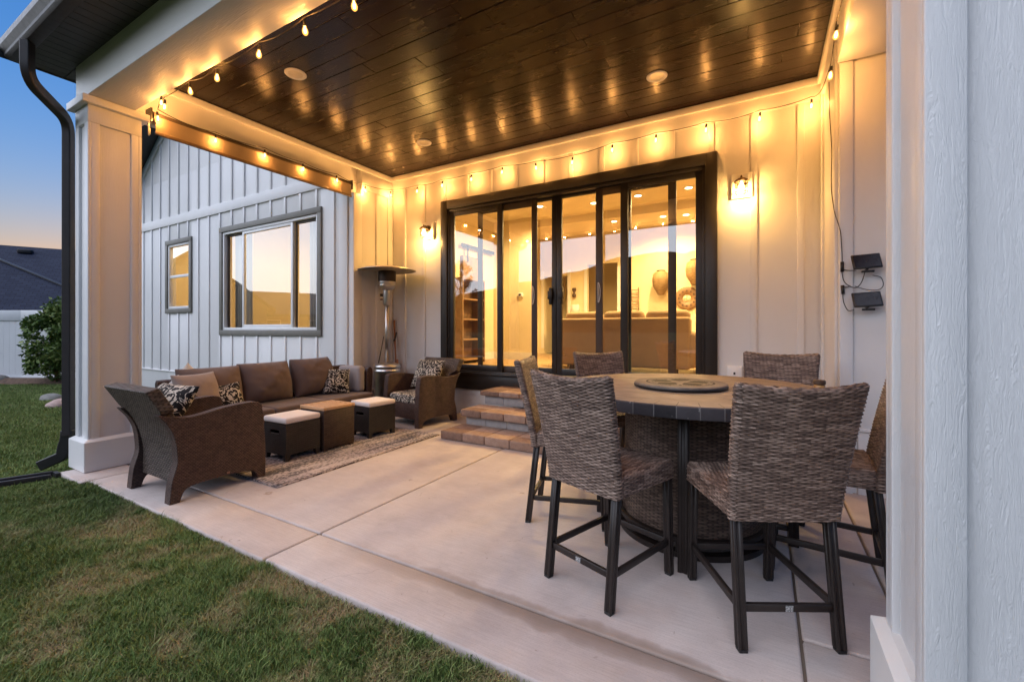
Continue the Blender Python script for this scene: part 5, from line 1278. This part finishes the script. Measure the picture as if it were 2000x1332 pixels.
# outlet cover and hose bib
t = tag(empty('outlet_box', (-.285, DW - .001, .84)), 'white outdoor outlet box low on the wall right of the door', 'outlet')
mb = MB(); mb.cbox((0, -.02, 0), (.15, .038, .12)); mb.build('cover', M['vinyl'], t, True, .008); mb = MB(); mb.cbox((0, -.0405, -.01), (.07, .004, .085)); mb.build('plate', M['trimw'], t, True, .002); mb = MB(); mb.cbox((0, -.0435, -.02), (.02, .003, .026)); mb.build('socket', M['black'], t)
t = tag(empty('hose_bib', (-6.14, GY - .02, .80)), 'tiny black faucet on the gable wall corner above the sofa', 'faucet')
mb = MB(); mb.tube([(0, 0, 0), (0, -.07, 0), (0, -.08, -.04)], .014, 8); mb.build('spout', M['vinyl'], t, True); mb = MB(); mb.tube([(0, -.05, .01), (0, -.05, .06)], .022, 8); mb.build('handle', M['black'], t, True)

# black drain channel on the lawn
t = tag(empty('drain_channel', (-5.62, 1.36, -.012)), 'black channel drain lying in the lawn by the patio corner', 'drain')
d = Vector((-.22, -.62, 0)).normalized(); pr = Vector((-d.y, d.x, 0))
mb = MB(); L = 2.4
for off in (-.06, .06):
    a = pr * off; mb.bar(a, a + d * L, .03, .05)
mb.bar(Vector((0, 0, -.02)), d * L + Vector((0, 0, -.02)), .13, .02); mb.build('channel', M['gutter'], t, True, .004)
mb = MB(); mb.cbox((-.0, .03, -.0), (.11, .03, .04)); mb.build('end_cap', M['black'], t)

# ------------------------------------------------------------------ beyond the porch: fence, neighbour, shrub, stones
FX = -17.9
fn = tag(empty('vinyl_fence', (FX, 3.3, -.12)), 'long white vinyl privacy fence at the lawn edge', 'fence')
d = Vector((.60, .345, 0)); d.normalize()
A0 = Vector((-17.89, 3.338, 0)) - d * 9; nseg = 8; L = 2.4
for k in range(nseg):
    a = A0 + d * L * k - Vector((FX, 3.3, 0)); b_ = a + d * L
    mb = MB(); pr = Vector((-d.y, d.x, 0))
    m = 15
    for q in range(m):
        p0 = a + d * (L * q / m + .002); p1 = a + d * (L * (q + 1) / m - .002); z0, z1 = .16, 1.66
        mb.add([p0 - pr * .02 + Vector((0, 0, z0)), p1 - pr * .02 + Vector((0, 0, z0)), p1 + pr * .02 + Vector((0, 0, z0)), p0 + pr * .02 + Vector((0, 0, z0)), p0 - pr * .02 + Vector((0, 0, z1)), p1 - pr * .02 + Vector((0, 0, z1)), p1 + pr * .02 + Vector((0, 0, z1)), p0 + pr * .02 + Vector((0, 0, z1))], [(3, 2, 1, 0), (4, 5, 6, 7), (0, 1, 5, 4), (1, 2, 6, 5), (2, 3, 7, 6), (3, 0, 4, 7)])
    mb.build('boards', M['fencev'], fn)
    for zz, ww, hh in ((1.80, .09, .28), (.09, .08, .17)): mb = MB(); mb.bar(a + Vector((0, 0, zz)), b_ + Vector((0, 0, zz)), ww, hh); mb.build('rail', M['fencev'], fn, True, .006)
# neighbour house
nb = tag(empty('neighbour_house', (-30, 6.0, -.2)), 'neighbouring house with a dark slate blue hipped roof behind the fence', 'house')
hx = Vector((.45, .893, 0)); hy = Vector((-.893, .45, 0))            # along the eave, and away from us
def hp(a, b_, z): return Vector((0, 0, z)) + hx * a + hy * b_
E0 = -9.0; E1 = 10.0; DP = 11.0; EV = 2.25; RH = 6.06
mb = MB(); mb.add([hp(E0, 0, EV), hp(E1, 0, EV), hp(E1, DP, EV), hp(E0, DP, EV), hp(E0 + 4.6, DP / 2, RH), hp(E1 - 4.6, DP / 2, RH)], [(0, 1, 5, 4), (1, 2, 5), (2, 3, 4, 5), (3, 0, 4)])
NBROOF = mb.build('roof', M['shingle'], nb, uv=True)
mb = MB(); mb.add([hp(-12, -2.5, EV), hp(4.4, -2.5, EV), hp(-1.6, 1.5, 5.22), hp(-12, 1.5, 5.22), hp(4.4, 5.5, EV), hp(-12, 5.5, EV)], [(0, 1, 2, 3), (1, 4, 2), (4, 5, 3, 2)]); WING = mb.build('wing_roof', M['shingle'], nb, uv=True)
mb = MB(); mb.bar(hp(4.4, -2.5, EV + .02), hp(-1.6, 1.5, 5.24), .22, .05); mb.build('hip_cap', M['gutter'], nb)
for me in (NBROOF.data, WING.data):
    uvl = me.uv_layers['UVMap'].data
    for p in me.polygons:
        n = p.normal; h = Vector((-n.y, n.x, 0)).normalized(); s = n.cross(h)
        for li in p.loop_indices: c = me.vertices[me.loops[li].vertex_index].co; uvl[li].uv = (c.dot(h), c.dot(s))
mb = MB(); mb.add([hp(E0 + .5, .5, 0), hp(E1 - .5, .5, 0), hp(E1 - .5, DP - .5, 0), hp(E0 + .5, DP - .5, 0), hp(E0 + .5, .5, EV), hp(E1 - .5, .5, EV), hp(E1 - .5, DP - .5, EV), hp(E0 + .5, DP - .5, EV)], [(0, 1, 5, 4), (1, 2, 6, 5), (2, 3, 7, 6), (3, 0, 4, 7)]); mb.build('wall', M['siding'], nb)
mb = MB(); c = hp(-.9, 4.9, EV + (RH - EV) * 4.9 / 5.5 + .07); mb.bar(c - hx * .28, c + hx * .28, .34, .2); mb.build('roof_vent', M['gutter'], nb, True, .03)
for s in (0,): mb = MB(); mb.bar(hp(E0, -.03, EV - .1), hp(E1, -.03, EV - .1), .04, .2); mb.build('fascia', M['gutter'], nb)
# shrub
def leaves(n, fn_pts, size, seed):
    r = np.random.default_rng(seed); c = fn_pts(r, n); n = len(c)
    d1 = r.normal(size=(n, 3)); d1[:, 2] = d1[:, 2] * .6 - .2; d1 /= np.linalg.norm(d1, axis=1, keepdims=True)
    d2 = np.cross(d1, r.normal(size=(n, 3))); d2 /= np.linalg.norm(d2, axis=1, keepdims=True)
    L = size * r.uniform(.6, 1.3, (n, 1)); W = L * .30
    V = np.stack([c, c + d1 * L * .45 + d2 * W, c + d1 * L, c + d1 * L * .45 - d2 * W], 1).astype(np.float32)
    me = bpy.data.meshes.new('leaves'); me.vertices.add(n * 4); me.vertices.foreach_set('co', V.ravel())
    me.loops.add(n * 4); me.loops.foreach_set('vertex_index', np.arange(n * 4, dtype=np.int32)); me.polygons.add(n); me.polygons.foreach_set('loop_start', np.arange(0, n * 4, 4, dtype=np.int32)); me.update(calc_edges=True)
    a = me.attributes.new('tint', 'FLOAT', 'POINT'); a.data.foreach_set('value', np.repeat(np.clip(.65 * r.random(n) + .35 * vnoise(c[:, 0] * 3, c[:, 2] * 3 + c[:, 1] * 2, seed), 0, 1), 4).astype(np.float32)); return me
b = NB('leaf'); b.set(color=b.ramp(b.attr('tint').outputs['Fac'], [(.2, (.055, .10, .026)), (.6, (.13, .20, .045)), (.9, (.28, .32, .09))]), rough=.5, spec=.25); M['leaf'] = b
def blobpts(blobs):
    def f(r, n):
        w_ = np.array([q[3] ** 2 for q in blobs]); k = r.choice(len(blobs), n, p=w_ / w_.sum()); B = np.array(blobs)[k]
        d = r.normal(size=(n, 3)); d /= np.linalg.norm(d, axis=1, keepdims=True); rad = B[:, 3:4] * r.uniform(.35, 1.05, (n, 1)) ** .6
        return B[:, :3] + d * rad * np.array([1, 1, .85])
    return f
sh = tag(empty('shrub', (-15.9, 3.95, -.12)), 'round leafy green shrub in front of the white fence', 'shrub')
rr_ = random.Random(5); bl = []
for k in range(75):
    a = rr_.uniform(0, 6.28); zc = rr_.uniform(.30, 2.0); mx_ = .66 * math.sin(math.pi * min(max((zc + .15) / 2.45, .05), .97)) ** .7; q = mx_ * math.sqrt(rr_.random()) * .95
    bl.append((q * math.cos(a), q * math.sin(a), zc, rr_.uniform(.13, .26)))
bl += [(-.1, 0, 2.12, .14), (.15, .1, 2.2, .12)]
link('foliage', leaves(12500, blobpts(bl), .090, 3), M['leaf'], sh)
for k in range(7):
    q = bl[k * 5]; mb = MB(); mb.tube(spline([(.05 * math.cos(k), .05 * math.sin(k), 0), (q[0] * .35, q[1] * .35, q[2] * .5), (q[0], q[1], q[2])], 5), [.02 - .0012 * i for i in range(11)], 6); mb.build('stem', M['stick'], sh, True)
# across the back lawns: two houses and a thin tree that the glass mirrors
def far_house(loc, rz, L, D, wh, rh, wall, lab):
    t = tag(empty('house', loc, R(rz)), lab, 'house')
    mb = MB(); mb.box(-L / 2, L / 2, -D / 2, D / 2, 0, wh); mb.build('wall', wall, t)
    for sx in (-1, 1): mb = MB(); x = sx * L / 2; mb.add([(x, -D / 2, wh), (x, D / 2, wh), (x, 0, rh - .1), (x - sx * .2, -D / 2, wh), (x - sx * .2, D / 2, wh), (x - sx * .2, 0, rh - .1)], [(0, 1, 2), (5, 4, 3), (0, 3, 4, 1), (1, 4, 5, 2), (2, 5, 3, 0)]); mb.build('gable', wall, t)
    k = (rh - wh) / (D / 2); e = .5
    mb = MB(); pr_ = [(-D / 2 - e, wh - k * e), (0, rh), (D / 2 + e, wh - k * e), (D / 2 + e, wh - k * e + .22), (0, rh + .22), (-D / 2 - e, wh - k * e + .22)]; mb.prism(pr_, 'x', -L / 2 - .4, L / 2 + .4); mb.build('roof', M['shingle'], t, uv=True)
    for q in range(int(L // 3.2)):
        x = -L / 2 + 1.6 + 3.2 * q; mb = MB(); mb.box(x - .6, x + .6, -D / 2 - .05, -D / 2 + .02, .95, 2.25); f_ = mb.build('window', M['vinyl'], t); mb = MB(); mb.box(x - .52, x + .52, -D / 2 - .065, -D / 2 - .051, 1.03, 2.17); mb.build('pane', M['black'], f_)
M['tanwall'] = mat_plain('tan_stucco', (.28, .22, .16), .8, 0, .06, 3)
far_house((-38, -14, -.2), 118, 15, 9, 2.7, 4.6, M['tanwall'], 'low tan house mirrored in the wide gable window')
far_house((-33, -5.5, -.2), 30, 7, 8, 3.0, 6.0, M['tanwall'], 'taller tan gabled house mirrored in the narrow gable window')
tr = tag(empty('tree', (-22, -18.5, -.1)), 'thin young tree mirrored in the leftmost door pane', 'tree')
rt = random.Random(9); tips = []
mb = MB(); mb.tube(spline([(0, 0, 0), (.06, .03, 2), (-.04, .02, 4.2), (.02, .0, 6.9)], 6), [.11 - .0052 * i for i in range(19)], 8); mb.build('trunk', M['stick'], tr, True)
for k in range(16):
    z0 = 1.9 + .30 * k; a = k * 2.4; r_ = 1.35 * (1 - (z0 - 1.9) / 6.2) + .2; e = (r_ * math.cos(a), r_ * math.sin(a), z0 + .9 * r_); mb = MB(); mb.tube(spline([(0, 0, z0), (e[0] * .5, e[1] * .5, z0 + .35 * r_), e], 4), [.035 - .0034 * i for i in range(9)], 5); mb.build('limb', M['stick'], tr, True)
    for q in range(4): f_ = .45 + .18 * q; tips.append((e[0] * f_, e[1] * f_, z0 + (e[2] - z0) * f_, .34))
link('crown', leaves(5200, blobpts(tips + [(0, 0, 6.9, .4)]), .13, 12), M['leaf'], tr)
def rock(loc, s, seed, lab, mat):
    bm = bmesh.new(); bmesh.ops.create_icosphere(bm, subdivisions=4, radius=1)
    for v in bm.verts:
        k = 1 + .35 * (float(fbm(np.array(v.co.x * 1.3 + seed + v.co.z), np.array(v.co.y * 1.3 + v.co.z * .7), seed)) - .5) * 2 * .6
        v.co = Vector((v.co.x * s[0] * k, v.co.y * s[1] * k, v.co.z * s[2] * k))
    me = bpy.data.meshes.new('rock'); bm.to_mesh(me); bm.free(); o = link('garden_rock', me, mat, None, True); o.location = loc; tag(o, lab, 'rock', 'garden stones')
M['rockp'] = mat_plain('pink_granite', (.38, .27, .24), .85, 0, .25, 5, .5, 30); M['rockg'] = mat_plain('grey_boulder', (.20, .19, .17), .9, 0, .25, 5, .5, 30)
rock((-11.2, 2.80, -.10), (.20, .17, .14), 3, 'pale pink rock on the lawn nearest the downspout', M['rockp']); rock((-12.4, 3.0, -.11), (.22, .19, .13), 5, 'grey rock just behind the pale pink one', M['rockg'])
rock((-17.45, 3.25, -.02), (.24, .2, .14), 8, 'low brown rock at the fence foot on the far left', M['rockg'])
q = Vector((d.y, -d.x, 0)); mb = MB(); NS = 60; vs = []
A0 = Vector((-17.89, 3.338, 0)) - Vector((.60, .345, 0)).normalized() * 9; d = Vector((.60, .345, 0)).normalized(); q = Vector((d.y, -d.x, 0))
for k in range(NS + 1):
    p = A0 + d * (20 * k / NS); w_ = .55 + .22 * float(vnoise(np.array(k * .55), np.array(2.5), 12))
    for t_, z_ in ((-.12, .0), (w_ * .5, .045), (w_, -.085)): vs.append(p + q * t_ + Vector((0, 0, z_ - .01)))
mb.add(vs, [(3 * k + j, 3 * k + 3 + j, 3 * k + 4 + j, 3 * k + 1 + j) for k in range(NS) for j in range(2)])
struct(mb.build('mulch_bed', mat_plain('bark_mulch', (.11, .065, .042), .95, 0, .5, 14, .9, 40), None, True), label='narrow bark bed along the foot of the white fence')
